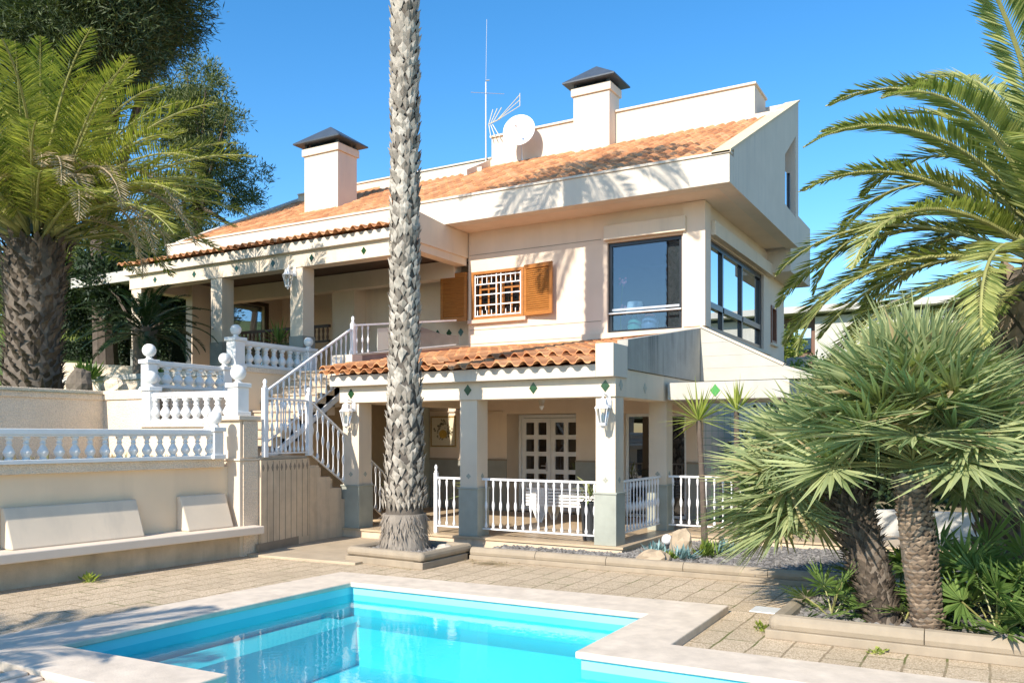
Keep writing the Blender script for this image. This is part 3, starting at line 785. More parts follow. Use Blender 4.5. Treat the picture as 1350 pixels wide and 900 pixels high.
# ------------------------------------------------------------------ railings
BAL = [(.011,0),(.026,.03),(.026,.06),(.012,.13),(.011,.36),(.024,.42),(.027,.47),(.024,.52),(.011,.58),(.011,.82),(.022,.90),(.022,.95),(.011,1.0)]
def railing(name, label, p0, p1, zt0, zt1, zb0, zb1, nb, posts=(), group=None, rail_r=.022, skip=None):
    t = thing(name, label, 'railing', (p0[0],p0[1],zb0), group)
    a, b = V((p0[0],p0[1],0)), V((p1[0],p1[1],0))
    g = M(); g.line(p0, p1, zt0-.018, zt0+.018, -.026, .026, zt1-.018, zt1+.018); g.build('top_rail', m_iron, t)
    g = M(); g.line(p0, p1, zb0-.012, zb0+.012, -.018, .018, zb1-.012, zb1+.012); g.build('bottom_rail', m_iron, t)
    for i in range(nb):
        u = (i+.5)/nb
        if skip and skip(u): continue
        p = a.lerp(b, u); z0 = zb0+(zb1-zb0)*u+.012; z1 = zt0+(zt1-zt0)*u-.018
        g = M(); g.lathe((p.x,p.y,z0), [(r, z*(z1-z0)) for r, z in BAL], 8); g.build('baluster', m_iron, t, smooth=True)
    for (u, z0, z1, w) in posts:
        p = a.lerp(b, u); g = M(); g.box(p.x-w,p.y-w,z0,p.x+w,p.y+w,z1)
        po = g.build('post', m_iron, t, bevel=.005)
        g = M(); g.lathe((p.x,p.y,z1), [(.018,0),(w*1.1,.02),(.018,.045),(w*.95,.09),(w*.6,.125),(.006,.14)], 10); g.build('finial', m_iron, po, smooth=True)
    return t
railing('porch_railing', 'white iron railing between the two front porch pillars right of the tall palm', (-7.55,12.2),(-5.40,12.2), 1.15,1.15,.31,.31, 15)
railing('porch_railing', 'short white iron railing with end post right behind the tall palm trunk', (-8.51,12.2),(-7.90,12.2), 1.15,1.15,.31,.31, 4, posts=((0,.19,1.24,.032),))
railing('porch_railing', 'white iron railing running back from the right porch corner pillar', (-5.2,12.38),(-5.2,14.42), 1.15,1.15,.32,.32, 14)
railing('porch_railing', 'white iron railing in front of the yucca under the concrete canopy', (-5.05,14.5),(-2.8,14.5), 1.16,1.16,.30,.30, 15)
g = M()
for p in ((-6.9,12.2),): g.box(p[0]-.014,p[1]-.014,.19,p[0]+.014,p[1]+.014,.30)
# stair railings
railing('stair_railing', 'white iron railing along the outer edge of the stair landing', (-10.18,9.80),(-10.40,11.03), LZ+.95, LZ+.95, LZ+.06, LZ+.06, 10, posts=((0,LZ,LZ+1.12,.04),(1,LZ,LZ+1.05,.045)))
railing('stair_railing', 'white iron handrail climbing the upper stair flight', (-11.08,10.62),(-11.08,13.0), 2.62, 4.03, 1.72, 3.13, 17, posts=((1,3.2,4.12,.04),))
railing('stair_railing', 'white iron railing descending the lower flight behind the left pillar', (-10.42,11.07),(-10.58,13.3), 2.50, 1.16, 1.58, .30, 15)
t = railing('terrace_railing', 'white iron railing with pale glass panel at the top of the stairs', (-11.06,13.0),(-10.62,16.0), 4.08, 4.50, 3.50, 3.95, 20, skip=lambda u: u > .17)
g = M(); g.line((-10.965,13.62),(-10.80,14.72), 3.62, 4.08, -.006, .006, 3.80, 4.24); g.build('glass_panel', plaster('frosted panel', (.62,.63,.54), .05), t)
g = M(); pts = [(-10.80,14.74,3.76),(-10.60,16.1,3.97),(-10.60,16.1,4.16),(-10.68,15.6,4.14),(-10.80,14.74,4.26)]
g.poly(pts, (-.03,0,0)); g.build('grey_panel', plaster('grey slab', (.24,.235,.21), .2, 3, streak=.5), t)

# ------------------------------------------------------------------ balustrades
VASE = [(.055,0),(.055,.05),(.035,.07),(.045,.11),(.075,.26),(.078,.34),(.060,.46),(.036,.60),(.032,.66),(.050,.70),(.034,.74),(.036,.86),(.055,.90),(.055,1.0)]
def balustrade(label, p0, p1, z0, z1, nb, posts, r=1.0, rw=.07, group='white cast stone balustrades'):
    """posts: (u, half width, z bottom, z top, ball)"""
    t = thing('balustrade', label, 'balustrade', (p0[0],p0[1],z0), group)
    a, b = V((p0[0],p0[1],0)), V((p1[0],p1[1],0))
    g = M(); g.line(p0, p1, z1-.075, z1, -rw, rw); g.line(p0, p1, z1-.10, z1-.075, -rw*.75, rw*.75); g.build('top_rail', m_stone_white, t, bevel=.008)
    g = M(); g.line(p0, p1, z0, z0+.055, -rw, rw); g.build('bottom_rail', m_stone_white, t, bevel=.008)
    for i in range(nb):
        p = a.lerp(b, (i+.5)/nb); h = z1-.10-z0-.055
        g = M(); g.lathe((p.x,p.y,z0+.055), [(q*r, z*h) for q, z in VASE], 12)
        g.build('baluster', m_stone_white, t, smooth=True)
    for (u, w, za, zb_, ball) in posts:
        p = a.lerp(b, u); g = M(); g.box(p.x-w,p.y-w,za,p.x+w,p.y+w,zb_-.07); g.box(p.x-w-.03,p.y-w-.03,zb_-.07,p.x+w+.03,p.y+w+.03,zb_); g.box(p.x-w-.025,p.y-w-.025,za-.001,p.x+w+.025,p.y+w+.025,za+.07)
        po = g.build('post', m_stone_white, t, bevel=.01)
        if ball:
            g = M(); g.lathe((p.x,p.y,zb_), [(.06,0),(.07,.015),(.045,.03),(.045,.045)], 14); g.ball((p.x,p.y,zb_+.04+ball), ball, 18); g.build('ball', m_stone_white, po, smooth=True)
    return t
bwd = lambda y: -10.21-.085*(9.36-y)      # face line of the bench wall
balustrade('long white balustrade on top of the wall behind the built-in bench', (bwd(2.2)-.17,2.2),(bwd(9.0)-.17,9.0), 1.53, 1.98, 33, ((1.0,.09,1.53,2.02,.105),), r=.88)
balustrade('short sunlit white balustrade facing the pool beside the stairs', (-12.24,9.24),(-10.50,9.45), 2.10, 2.60, 8, ((0,.10,2.05,2.70,.115),(1.05,.115,2.2,2.72,.125)), r=1.15)
balustrade('shaded white balustrade running back above the rough cast garden wall', (-12.40,9.33),(-12.47,11.0), 2.70, 3.16, 7, ((0,.095,2.62,3.17,.115),(1,.10,2.65,3.17,.11)), r=1.25)
balustrade('uppermost white balustrade in front of the upper porch pillars', (-12.45,11.25),(-12.45,13.2), 3.20, 3.70, 9, ((0,.12,3.15,3.74,.105),(1,.11,3.0,3.70,.10)), r=1.15)

# ------------------------------------------------------------------ garden walls & bench
def bline(y): return (bwd(y), y)
w = thing('garden_wall', 'cream retaining wall behind the built-in bench, topped with rough coping', 'wall', (-10.5,6,0))
g = M(); g.line((bwd(1.5)-.26,1.5),(bwd(9.3)-.26,9.3), 0, 1.40, 0, .3); g.build('wall_face', m_benchwall, w)
g = M(); g.line((bwd(1.5)-.26,1.5),(bwd(9.18)-.26,9.18), 1.40, 1.528, -.09, .3); g.build('coping', m_rough, w, bevel=.01)
# end pier
p = thing('wall_pier', 'tall white faced pier at the end of the bench wall beside the stairs', 'pier', (-10.45,9.5,0))
g = M(); g.box(-10.72,9.30,0,-10.20,9.66,1.50); g.box(-10.70,9.32,1.53,-10.22,9.66,2.13); g.build('shaft', m_wall2, p)
g = M(); g.box(-10.198,9.36,0,-10.185,9.655,1.49); g.box(-10.198,9.36,1.54,-10.185,9.655,2.12); g.build('rough_face', m_rough, p)
g = M(); g.box(-10.74,9.27,1.50,-10.17,9.68,1.53); g.build('string_course', m_wall2, p)
g = M(); g.box(-10.76,9.25,2.13,-10.16,9.70,2.20); g.build('cap', m_wall2, p, bevel=.008)
w = thing('garden_wall', 'low white wall carrying the sunlit balustrade left of the stairs', 'wall', (-11.5,9.5,0))
g = M(); g.line((-12.33,9.13),(-10.73,9.33), 0, 2.03, 0, .24); g.build('wall_face', m_wall2, w)
g = M(); g.line((-12.35,9.09),(-10.73,9.29), 2.03, 2.10, 0, .32); g.build('coping', m_rough, w)
w = thing('garden_wall', 'L shaped rough cast wall below the old palm with lit right end', 'wall', (-13.2,9,0))
g = M(); g.poly([(-13.65,-1,1.2),(-13.42,-1,1.2),(-13.42,9.19,1.2),(-12.32,9.19,1.2),(-12.32,9.33,1.2),(-13.65,9.33,1.2)], (0,0,1.30)); g.build('wall_face', m_rough, w)
g = M(); g.poly([(-13.7,-1,2.50),(-13.39,-1,2.50),(-13.39,9.16,2.50),(-12.29,9.16,2.50),(-12.29,9.42,2.50),(-13.7,9.35,2.50)], (0,0,.16)); g.build('coping', m_rough, w, bevel=.012)
w = thing('garden_wall', 'rough edged wall under the shaded balustrade', 'wall', (-12.3,10.2,0))
g = M(); g.line((-12.22,9.62),(-12.36,11.1), 0, 2.69, 0, .26); g.build('wall_face', m_rough, w)
w = thing('garden_wall', 'pinkish wall under the uppermost balustrade beside the stairs', 'wall', (-12.4,12,0))
g = M(); g.box(-12.6,11.12,0,-12.37,13.4,3.19); g.build('wall_face', m_benchwall, w)
g = M(); g.box(-12.63,11.08,3.10,-12.34,13.4,3.195); g.build('coping', m_rough, w)
w = thing('planter_wall', 'grey low planter wall in the shade behind the old palm', 'wall', (-15,11.4,2.6))
g = M(); g.box(-18.6,11.3,2.5,-12.64,11.5,3.05); g.build('wall_face', m_rough, w)
g = M(); g.box(-18.6,11.26,3.05,-12.64,11.54,3.16); g.build('coping', m_canopy, w)
w = thing('planter_wall', 'lit stepped planter wall behind the grey low planter wall', 'wall', (-17,13,3.1))
g = M(); g.line((-19.2,12.0),(-16.1,13.2), 3.0, 3.62, 0, .2, 3.0, 3.42); g.build('wall_face', m_rough, w)

bn = thing('bench', 'built-in white masonry bench with two sloping backrests along the garden wall', 'bench', (-10.3,6,0))
g = M(); g.line((bwd(1.5)+.0,1.5),(bwd(9.32)+.0,9.32), 0, .352, 0, .28); g.build('base', m_benchbase, bn)
g = M(); g.line((bwd(1.5)+.27,1.5),(bwd(9.55)+.27,9.55), .352, .475, 0, .53); g.build('seat', plaster('bench render', (.72,.61,.50), .07, 2), bn, bevel=.015)
def backrest(y0, y1):
    g = M(); a = (bwd(y0)-.25, y0); b = (bwd(y1)-.25, y1)
    prof = [(0,.476),(.26,.476),(.07,.99),(0,.99)]
    vs = []
    for (x, y), s in ((a, 1), (b, 1)):
        for (d, z) in prof: vs.append((x+d, y, z))
    # front edge narrower than the back as in cast backrests
    g.add(vs, [(0,1,2,3),(4,7,6,5),(0,4,5,1),(1,5,6,2),(2,6,7,3),(3,7,4,0)])
    g.build('backrest', m_wall2, bn, bevel=.02)
backrest(5.95,7.72); backrest(8.40,9.20)
# ------------------------------------------------------------------ planters
def roll(g, p0, p1, zc, r, seg=12):
    a, b = V((p0[0],p0[1],zc)), V((p1[0],p1[1],zc)); d = b-a; nseg = max(1, int(d.length/1.0)); gap = .004/d.length
    for i in range(nseg): g.tube([a+d*(i/nseg+gap), a+d*((i+1)/nseg-gap)], r, seg)
def gravel(name, poly_test, bx, z, nst, label, seed, size=(.012,.045)):
    r = random.Random(seed); g = M(); n = 0
    while n < nst:
        x = r.uniform(bx[0],bx[1]); y = r.uniform(bx[2],bx[3])
        if not poly_test(x, y): continue
        n += 1; s = r.uniform(*size)
        vs = [(x+s*r.uniform(.6,1.2),y,z+s*.3),(x-s*r.uniform(.6,1.2),y+s*r.uniform(-.4,.4),z+s*.3),(x,y+s*r.uniform(.6,1.2),z+s*.3),(x+s*r.uniform(-.4,.4),y-s*r.uniform(.6,1.2),z+s*.2),(x,y,z+s*r.uniform(.6,1.1)),(x,y,z-s)]
        g.add(vs, [(0,2,4),(2,1,4),(1,3,4),(3,0,4),(2,0,5),(1,2,5),(3,1,5),(0,3,5)])
    g.add([(bx[0],bx[2],z),(bx[1],bx[2],z),(bx[1],bx[3],z),(bx[0],bx[3],z)], [(0,1,2,3)])
    return stuff(g.build(name, m_gravel), label, 'gravel')
pl = thing('planter_kerb', 'square stone planter kerb round the tall palm trunk', 'planter', (-7.7,10.2,0))
c = [(-8.45,9.74),(-6.97,9.66),(-6.97,11.0),(-8.45,11.0)]
g = M()
for i in range(4): g.line(c[i], c[(i+1)%4], 0, .10, 0, .18)
g.build('base_course', m_kerb, pl, bevel=.008)
g = M()
for i in range(4):
    p0, p1 = V(c[i]), V(c[(i+1)%4]); ctr = V((-7.7,10.35)); p0 = p0+(ctr-p0).normalized()*.10; p1 = p1+(ctr-p1).normalized()*.10
    roll(g, p0, p1, .165, .072)
for q in c:
    q = V(q); q = q+(V((-7.7,10.35))-q).normalized()*.10; g.ball((q.x,q.y,.165), .074)
g.build('kerb_roll', m_kerb, pl, smooth=False)
gravel('gravel', lambda x,y: True, (-8.28,-7.14,9.9,10.9), .15, 700, 'dark volcanic gravel round the tall palm trunk', 3, (.02,.06))
pl = thing('planter_kerb', 'long rounded stone kerb of the gravel bed in front of the porch', 'planter', (-4.5,11,0))
g = M(); g.line((-6.95,10.84),(-1.4,10.98), 0, .07, 0, .18); g.build('base_course', m_kerb, pl, bevel=.008)
g = M(); roll(g, (-6.95,10.93),(-1.4,11.07), .115, .075); g.build('kerb_roll', m_kerb, pl)
gravel('gravel', lambda x,y: (x < -4.88 and y < 12.0) or (x >= -4.88 and y < 14.1), (-6.95,-1.2,11.0,14.0), .085, 5200, 'dark gravel of the bed in front of the porch', 4)
pl = thing('planter_kerb', 'stone planter kerb with rounded top under the fan palms', 'planter', (-.5,8.2,0))
c2 = [(-1.86,8.02),(3.2,8.02),(3.2,12.2),(-1.86,9.6)]
g = M(); g.line((-1.86,8.02),(3.2,8.08), 0, .085, 0, .18); g.line((-1.86,9.6),(-1.86,8.02), 0, .084, 0, .18); g.build('base_course', m_kerb, pl, bevel=.008)
g = M(); roll(g, (-1.76,8.12),(3.2,8.18), .135, .085); roll(g, (-1.76,9.6),(-1.76,8.12), .135, .085); g.ball((-1.76,8.12,.135), .086); g.build('kerb_roll', m_kerb, pl)
gravel('gravel', lambda x,y: True, (-1.7,3.2,8.2,10.6), .13, 3500, 'grey gravel mulch under the fan palms', 5)
# ------------------------------------------------------------------ lamps
def lantern(label, x, y, z, s=1.0):
    """wall lantern on a -Y face; y is the wall face, z the wall plate"""
    t = thing('wall_lantern', label, 'lamp', (x,y,z), 'white wall lanterns')
    g = M(); g.lathe((x,y-.012,z), [(.0,0)]*0 or [(.045*s,-.09*s),(.05*s,-.03*s),(.05*s,.03*s),(.03*s,.10*s)], 10); g.build('wall_plate', m_iron, t)
    cx, cy = x-.02*s, y-.20*s
    g = M(); g.tube([(x,y-.02,z),(x,y-.07*s,z+.10*s),(cx,cy+.03*s,z+.13*s),(cx,cy,z+.06*s)], .013*s, 8); g.tube([(x,y-.03*s,z-.06*s),(x,y-.09*s,z-.09*s),(x,y-.12*s,z-.02*s)], .008*s, 6); g.build('bracket', m_iron, t)
    zt = z+.06*s
    g = M(); g.lathe((cx,cy,zt-.16*s), [(.125*s,0),(.128*s,.012*s),(.085*s,.06*s),(.07*s,.13*s),(.03*s,.155*s),(.008*s,.17*s)], 6, PI/6); g.build('cap', m_iron, t)
    g = M(); zb_ = zt-.40*s
    for k in range(6):
        an = PI/6+k*PI/3
        g.tube([(cx+.112*s*math.cos(an),cy+.112*s*math.sin(an),zt-.162*s),(cx+.062*s*math.cos(an),cy+.062*s*math.sin(an),zb_+.02*s)], .007*s, 6)
    g.lathe((cx,cy,zb_-.02*s), [(.01*s,-.05*s),(.03*s,-.01*s),(.066*s,.0),(.068*s,.04*s)], 6, PI/6); g.build('cage', m_iron, t)
    g = M(); g.lathe((cx,cy,zb_+.022*s), [(.054*s,0),(.10*s,.21*s)], 6, PI/6); g.build('glass', m_lampglass, t)
    g = M(); g.lathe((cx,cy,zb_+.03*s), [(.014*s,0),(.03*s,.04*s),(.03*s,.10*s),(.012*s,.15*s)], 8); g.build('bulb', m_lampshade, t)
m_lampglass = glassmat('lantern glass', (.9,.93,.93), .12)
lantern('white hexagonal wall lantern on the right front porch pillar', -5.15, 12.03, 2.40)
lantern('white hexagonal wall lantern on the left front porch pillar beside the stairs', -10.22, 12.03, 2.42)
lantern('white hexagonal wall lantern on the upper porch pillar above the stairs', -13.52, 13.91, 5.52)
lantern('white wall lantern in deep shade at the back of the upper porch', -15.35, 18.69, 5.15, 1.15)
t = thing('ceiling_lantern', 'small white lantern hanging under the front porch ceiling', 'lamp', (-7.1,13.5,2.7))
g = M(); g.tube([(-7.1,13.5,2.755),(-7.1,13.5,2.60)], .012, 8); g.lathe((-7.1,13.5,2.58), [(.09,0),(.06,.03),(.02,.05)], 6); g.lathe((-7.1,13.5,2.40), [(.01,-.05),(.045,.0),(.05,.02)], 6); g.build('cage', m_iron, t)
g = M(); g.lathe((-7.1,13.5,2.42), [(.045,0),(.08,.16)], 6); g.build('glass', m_lampglass, t)
# ------------------------------------------------------------------ plaque, sign
t = thing('tile_plaque', 'tiled wall plaque painted with a yellow fruit basket and flowers', 'plaque', (-11.2,16.39,1.6))
g = M(); g.box(-11.60,16.375,1.60,-10.84,16.394,2.36); g.build('tile_panel', plaster('cream glazed tile', (.66,.58,.42), .04, 3, .05, 40, .3), t)
g = M(); frame_y(g, -11.58, -10.86, 1.62, 2.34, 16.368, 16.374, .035); g.build('border', paint('ochre border', (.34,.22,.08), .4, .6, 60), t)
rr = random.Random(5); g = M()
for i in range(60):
    an = rr.uniform(0, 2*PI); q = rr.uniform(.10,.24); x = -11.22+q*math.cos(an)*1.1; z = 1.98+q*math.sin(an)*.8
    s = rr.uniform(.012,.03); g.poly([(x-s,16.371,z),(x,16.371,z-s),(x+s,16.371,z),(x,16.371,z+s*1.4)], (0,.003,0))
for i in range(16):
    x = -11.22+rr.uniform(-.07,.07); z = 2.20+rr.uniform(-.06,.08); s = .018; g.poly([(x-s,16.371,z),(x,16.371,z-s),(x+s,16.371,z),(x,16.371,z+s)], (0,.003,0))
g.build('flowers', paint('grey green painted flowers', (.20,.17,.10), .4, .5, 30), t)
g = M(); pts = [(-11.22+.11*math.cos(k*PI/8), 16.367, 1.92+.10*math.sin(k*PI/8)) for k in range(16)]; g.poly(pts, (0,.003,0)); g.build('basket', paint('painted basket', (.52,.32,.06), .4, .3, 25), t)
cu = bpy.data.curves.new('door_sign', 'FONT'); cu.body = 'HOUSE'; cu.size = .17; cu.extrude = .004; cu.align_x = 'CENTER'
so = bpy.data.objects.new('tmp', cu); COL.objects.link(so); so.location = (-13.1,16.35,2.16); so.rotation_euler = (PI/2,0,0)
bpy.context.view_layer.update()
me = bpy.data.meshes.new_from_object(so.evaluated_get(bpy.context.evaluated_depsgraph_get()))
sg = bpy.data.objects.new('door_sign', me); sg.location = so.location; sg.rotation_euler = so.rotation_euler; COL.objects.link(sg)
bpy.data.objects.remove(so); me.materials.clear(); me.materials.append(paint('grey letters', (.35,.34,.33), .6)); tag(sg, 'grey HOUSE lettering on the dark door left of the palm trunk', 'sign')
# ------------------------------------------------------------------ roof antenna and dish
t = thing('satellite_dish', 'white satellite dish on the roof in front of the attic wall', 'dish', (-11.1,19.9,9.2))
g = M(); c0 = V((-11.05,19.75,10.02)); ax = V((.28,-.95,.30)).normalized(); u = ax.cross(V((0,0,1))).normalized(); v = u.cross(ax)
vs = [c0]; fs = []; nr, nk = 5, 28
for i in range(1, nr+1):
    q = i/nr
    for k in range(nk):
        an = 2*PI*k/nk; vs.append(c0+(u*math.cos(an)*.44+v*math.sin(an)*.48)*q+ax*(.09*q*q))
for k in range(nk): fs.append((0, 1+k, 1+(k+1) % nk))
for i in range(nr-1):
    for k in range(nk): fs.append((1+i*nk+k, 1+(i+1)*nk+k, 1+(i+1)*nk+(k+1) % nk, 1+i*nk+(k+1) % nk))
g.add(vs, fs); dsh = g.build('reflector', m_dish, t, smooth=True); sm = dsh.modifiers.new('Solid', 'SOLIDIFY'); sm.thickness = .012
g = M(); tip = c0+ax*.42-v*.12; g.tube([c0-v*.46+ax*.05, tip], .012, 8); g.tube([tip-ax*.02, tip+ax*.10], .03, 8); g.build('feed_arm', m_alu, t)
g = M(); g.tube([c0-ax*.03, c0+V((-.05,.20,-.15)), V((-11.1,20.0,9.2))], .024, 8); g.build('mount', m_alu, t)
t = thing('antenna', 'tall thin rooftop aerial mast with cross bars and a small grid antenna', 'antenna', (-12.35,20.1,9.3))
mx, my = -12.33, 20.1
g = M(); g.tube([(mx,my,9.3),(mx,my,11.75)], .022, 8); g.tube([(mx,my,11.75),(mx+.03,my,13.5)], .008, 6); g.build('mast', m_alu, t)
g = M(); g.tube([(mx-.34,my-.25,11.45),(mx+.45,my+.25,11.42)], .007, 6); g.tube([(mx,my,11.8),(mx+.12,my,11.78)], .02, 6); g.build('cross_bar', m_alu, t)
g = M(); o0 = V((mx+.08,my,10.55))
g.tube([o0, o0+V((.45,-.1,.05))], .014, 6)
for dz in (.0,.16,.30): g.tube([o0+V((.35,-.1,.03)), o0+V((1.15,-.25,.22+dz))], .010, 6)
g.tube([o0+V((1.15,-.25,.22)), o0+V((1.15,-.25,.56))], .010, 6)
for s in (-1,1):
    for k in range(3): g.tube([o0+V((.02+.06*k,0,.02*s)), o0+V((.12+.14*k,s*.05,s*.42))], .012, 6)
g.build('grid_antenna', paint('aerial plastic', (.60,.56,.42), .5), t)
# ------------------------------------------------------------------ ornaments inside the bay
t = thing('table_lamp', 'lamp with pale drum shade behind the bay window', 'lamp', (-6.72,16.95,4.0))
g = M(); g.lathe((-6.62,16.85,4.0), [(.10,0),(.15,.08),(.165,.22),(.13,.34),(.05,.40),(.03,.46)], 20); g.build('base', m_teal, t, smooth=True)
g = M(); g.lathe((-6.62,16.85,4.44), [(.20,0),(.155,.28),(.153,.28)], 24); g.build('shade', m_lampshade, t, smooth=True)
t = thing('vase', 'round grey blue vase with a red rim behind the bay window', 'vase', (-6.3,16.9,4.0))
g = M(); g.lathe((-6.28,16.85,4.0), [(.10,0),(.17,.08),(.19,.2),(.17,.33),(.10,.38)], 20); g.build('body', m_cobalt, t, smooth=True)
g = M(); g.lathe((-6.28,16.85,4.385), [(.105,0),(.12,.02),(.10,.04)], 20); g.build('rim', m_red, t, smooth=True)
t = thing('orchid', 'small pink flowers by the left edge of the bay window', 'flowers', (-6.92,16.9,4.0))
g = M(); g.tube([(-6.93,16.85,4.0),(-6.95,16.85,4.5),(-6.9,16.85,5.1)], .008, 6); g.build('stem', m_succg, t)
g = M()
for i in range(16): g.ball((-6.92+rr.uniform(-.06,.10),16.83+rr.uniform(-.05,.05),rr.choice((4.60,4.66,5.14,5.2))+rr.uniform(-.04,.04)), .026, 6)
g.build('petals', m_pink, t)

# ------------------------------------------------------------------ foliage builders
def frond(g, gr, base, az, el, length, r, bend=1.5, lw=.018, lmax=.5, nl=46, fw=.55, vv=.15):
    """pinnate palm frond; g leaflets, gr rachis"""
    pts = []; p = V(base); e = el; n = 14
    hz = V((math.cos(az), math.sin(az), 0)); side = V((-math.sin(az), math.cos(az), 0))
    sway = r.uniform(-.25,.25)
    for i in range(n+1):
        pts.append(p.copy()); u = i/n
        d = hz*math.cos(e)+V((0,0,math.sin(e)))+side*sway*u; p = p+d.normalized()*length/n
        e -= bend/n*(.35+1.3*u)
    gr.tube(pts, [.028*(1-.85*i/n)*(length/3)+.004 for i in range(n+1)], 5, False)
    for k in range(nl):
        u = .14+.85*(k+.5)/nl; f = u*n; i = min(int(f), n-1); q = pts[i].lerp(pts[i+1], f-i); d = (pts[i+1]-pts[i]).normalized()
        up = side.cross(d)*-1
        if up.z < 0 and abs(e) < 1: pass
        up = d.cross(side); up = -up if up.z < 0 and u < .5 else up
        L_ = lmax*(math.sin(PI*min(1, (u-.02)*.95+.08))**.55)*r.uniform(.85,1.1)
        for s in (-1, 1):
            fwd = fw+.5*u
            dr = (side*s*1.0+d*fwd+up*(.30+r.uniform(-vv,vv))).normalized()
            c2 = q+dr*L_+V((0,0,-.12*L_))
            g.blade(q, c2, lw, up, .03*L_, .5)
    return pts
def pinnate_crown(center, nf, length, r, el_range=(-.5,1.35), bend=1.6, lw=.018, lmax=.5, nl=46, spread=.15, vv=.15):
    g, gr = M(), M()
    for i in range(nf):
        az = (i*2.39996+r.uniform(-.2,.2)) % (2*PI); u = (i+.5)/nf
        el = el_range[1]+(el_range[0]-el_range[1])*u**.8
        b = V(center)+V((math.cos(az)*spread, math.sin(az)*spread, -.35*u+.1))
        frond(g, gr, b, az, el, length*r.uniform(.85,1.08)*(.8+.2*math.sin(PI*u)), r, bend*r.uniform(.7,1.25), lw, lmax, nl, .55, vv)
    return g, gr
def boots(g, base, top, r0, r1, rows, per, ln, wd, out, r, jitter=.25, up=1.0, rfun=None):
    """leaf-base scales in a spiral round a trunk"""
    a, b = V(base), V(top); ax = (b-a).normalized()
    s1 = ax.cross(V((0,1,0))).normalized(); s2 = ax.cross(s1)
    for i in range(rows):
        for k in range(per):
            u = (i+.5+r.uniform(-jitter,jitter)*.6)/rows; an = 2*PI*(k+.5*(i % 2)+r.uniform(-jitter,jitter)*.5)/per
            rad = (rfun(u) if rfun else r0+(r1-r0)*u); n_ = s1*math.cos(an)+s2*math.sin(an); t_ = ax.cross(n_)
            p = a.lerp(b, u)+n_*rad*.97
            w = wd*r.uniform(.75,1.2); l = ln*r.uniform(.7,1.2); o_ = out*r.uniform(.5,1.3)
            tip = p+ax*l*up+n_*o_+t_*w*r.uniform(-.4,.4)
            mid = p+ax*l*.5*up+n_*(o_*.35)
            lo = p-ax*l*.35*up+n_*(o_*.05)
            th = n_*.022
            vs = [lo, mid+t_*w, tip, mid-t_*w, mid+n_*w*.35, mid-th]
            g.add(vs, [(0,1,4),(1,2,4),(2,3,4),(3,0,4),(1,5,2),(5,3,2)])
def fan_leaf(g, gp, base, d, L_pet, R_, r, nseg=26, span=2.25, w=None, up=V((0,0,1)), droop=.12):
    d = d.normalized(); side = d.cross(up)
    if side.length < .05: side = V((1,0,0))
    side.normalize(); nrm = side.cross(d).normalized()
    c = base+d*L_pet+V((0,0,-.05*L_pet))
    tl = r.uniform(.1,.8); d = (d*math.cos(tl)-nrm*math.sin(tl)).normalized(); nrm = side.cross(d).normalized()
    rl = r.gauss(0,.45); side, nrm = (side*math.cos(rl)+nrm*math.sin(rl)).normalized(), (nrm*math.cos(rl)-side*math.sin(rl)).normalized()
    gp.tube([base, base.lerp(c, .5)+V((0,0,.02)), c], [.010,.008,.007], 4, False)
    w = w or R_*span/nseg*.50
    cup = r.uniform(.05,.30)
    for k in range(nseg):
        a = -span+2*span*(k+.5)/nseg+r.uniform(-.03,.03)
        q = R_*(.72+.28*math.cos(a*.55))*r.uniform(.88,1.06)
        dr = (d*math.cos(a)+side*math.sin(a)+nrm*(cup+.12*r.uniform(-1,1))).normalized()
        c2 = c+dr*q+V((0,0,-droop*q*r.uniform(.3,1.4)))
        g.blade(c+dr*.02, c2, w*r.uniform(.85,1.1), nrm, .02*q, .5, .43)
def fan_crown(center, nl, R_, r, pet=.55, el=(-.6,1.5), nseg=26, tilt=V((0,0,0)), w=None, skip=None):
    g, gp = M(), M()
    for i in range(nl):
        az = (i*2.39996+r.uniform(-.3,.3)) % (2*PI); u = (i+.5)/nl
        e = el[1]+(el[0]-el[1])*u**.85+r.uniform(-.1,.1)
        d = V((math.cos(az)*math.cos(e), math.sin(az)*math.cos(e), math.sin(e)))+tilt
        if skip and skip(d, e): continue
        # blade plane leans so its upper face looks to the sky and out
        fan_leaf(g, gp, V(center)+V((0,0,-.25*u)), d, pet*r.uniform(.8,1.15), R_*r.uniform(.85,1.1), r, nseg, 2.1, w)
    return g, gp
def clump_foliage(ells, nclump, per, size, width, r, surf=.55, csize=.35, up=.2, mats=None):
    """leaf clumps through ellipsoids: (centre, radii)"""
    g = M(); vol = [e[1][0]*e[1][1]*e[1][2] for e in ells]; tot = sum(vol)
    for (c, rad), v_ in zip(ells, vol):
        for i in range(max(1, int(nclump*v_/tot))):
            d = V((r.gauss(0,1), r.gauss(0,1), r.gauss(0,1))).normalized(); q = r.uniform(surf, 1)**.6
            p = V(c)+V((d.x*rad[0], d.y*rad[1], d.z*rad[2]))*q
            od = (d+V((0,0,up))).normalized()
            for k in range(per):
                o_ = V((r.gauss(0,1), r.gauss(0,1), r.gauss(0,1)))*csize*.42
                dr = (od*.7+V((r.gauss(0,1), r.gauss(0,1), r.gauss(0,1)))*.6).normalized()
                n_ = V((r.gauss(0,1), r.gauss(0,1), r.gauss(0,1))).normalized()
                s = size*r.uniform(.6,1.25); a = p+o_; g.leaf(a, a+dr*s, width*r.uniform(.7,1.2), n_)
    return g

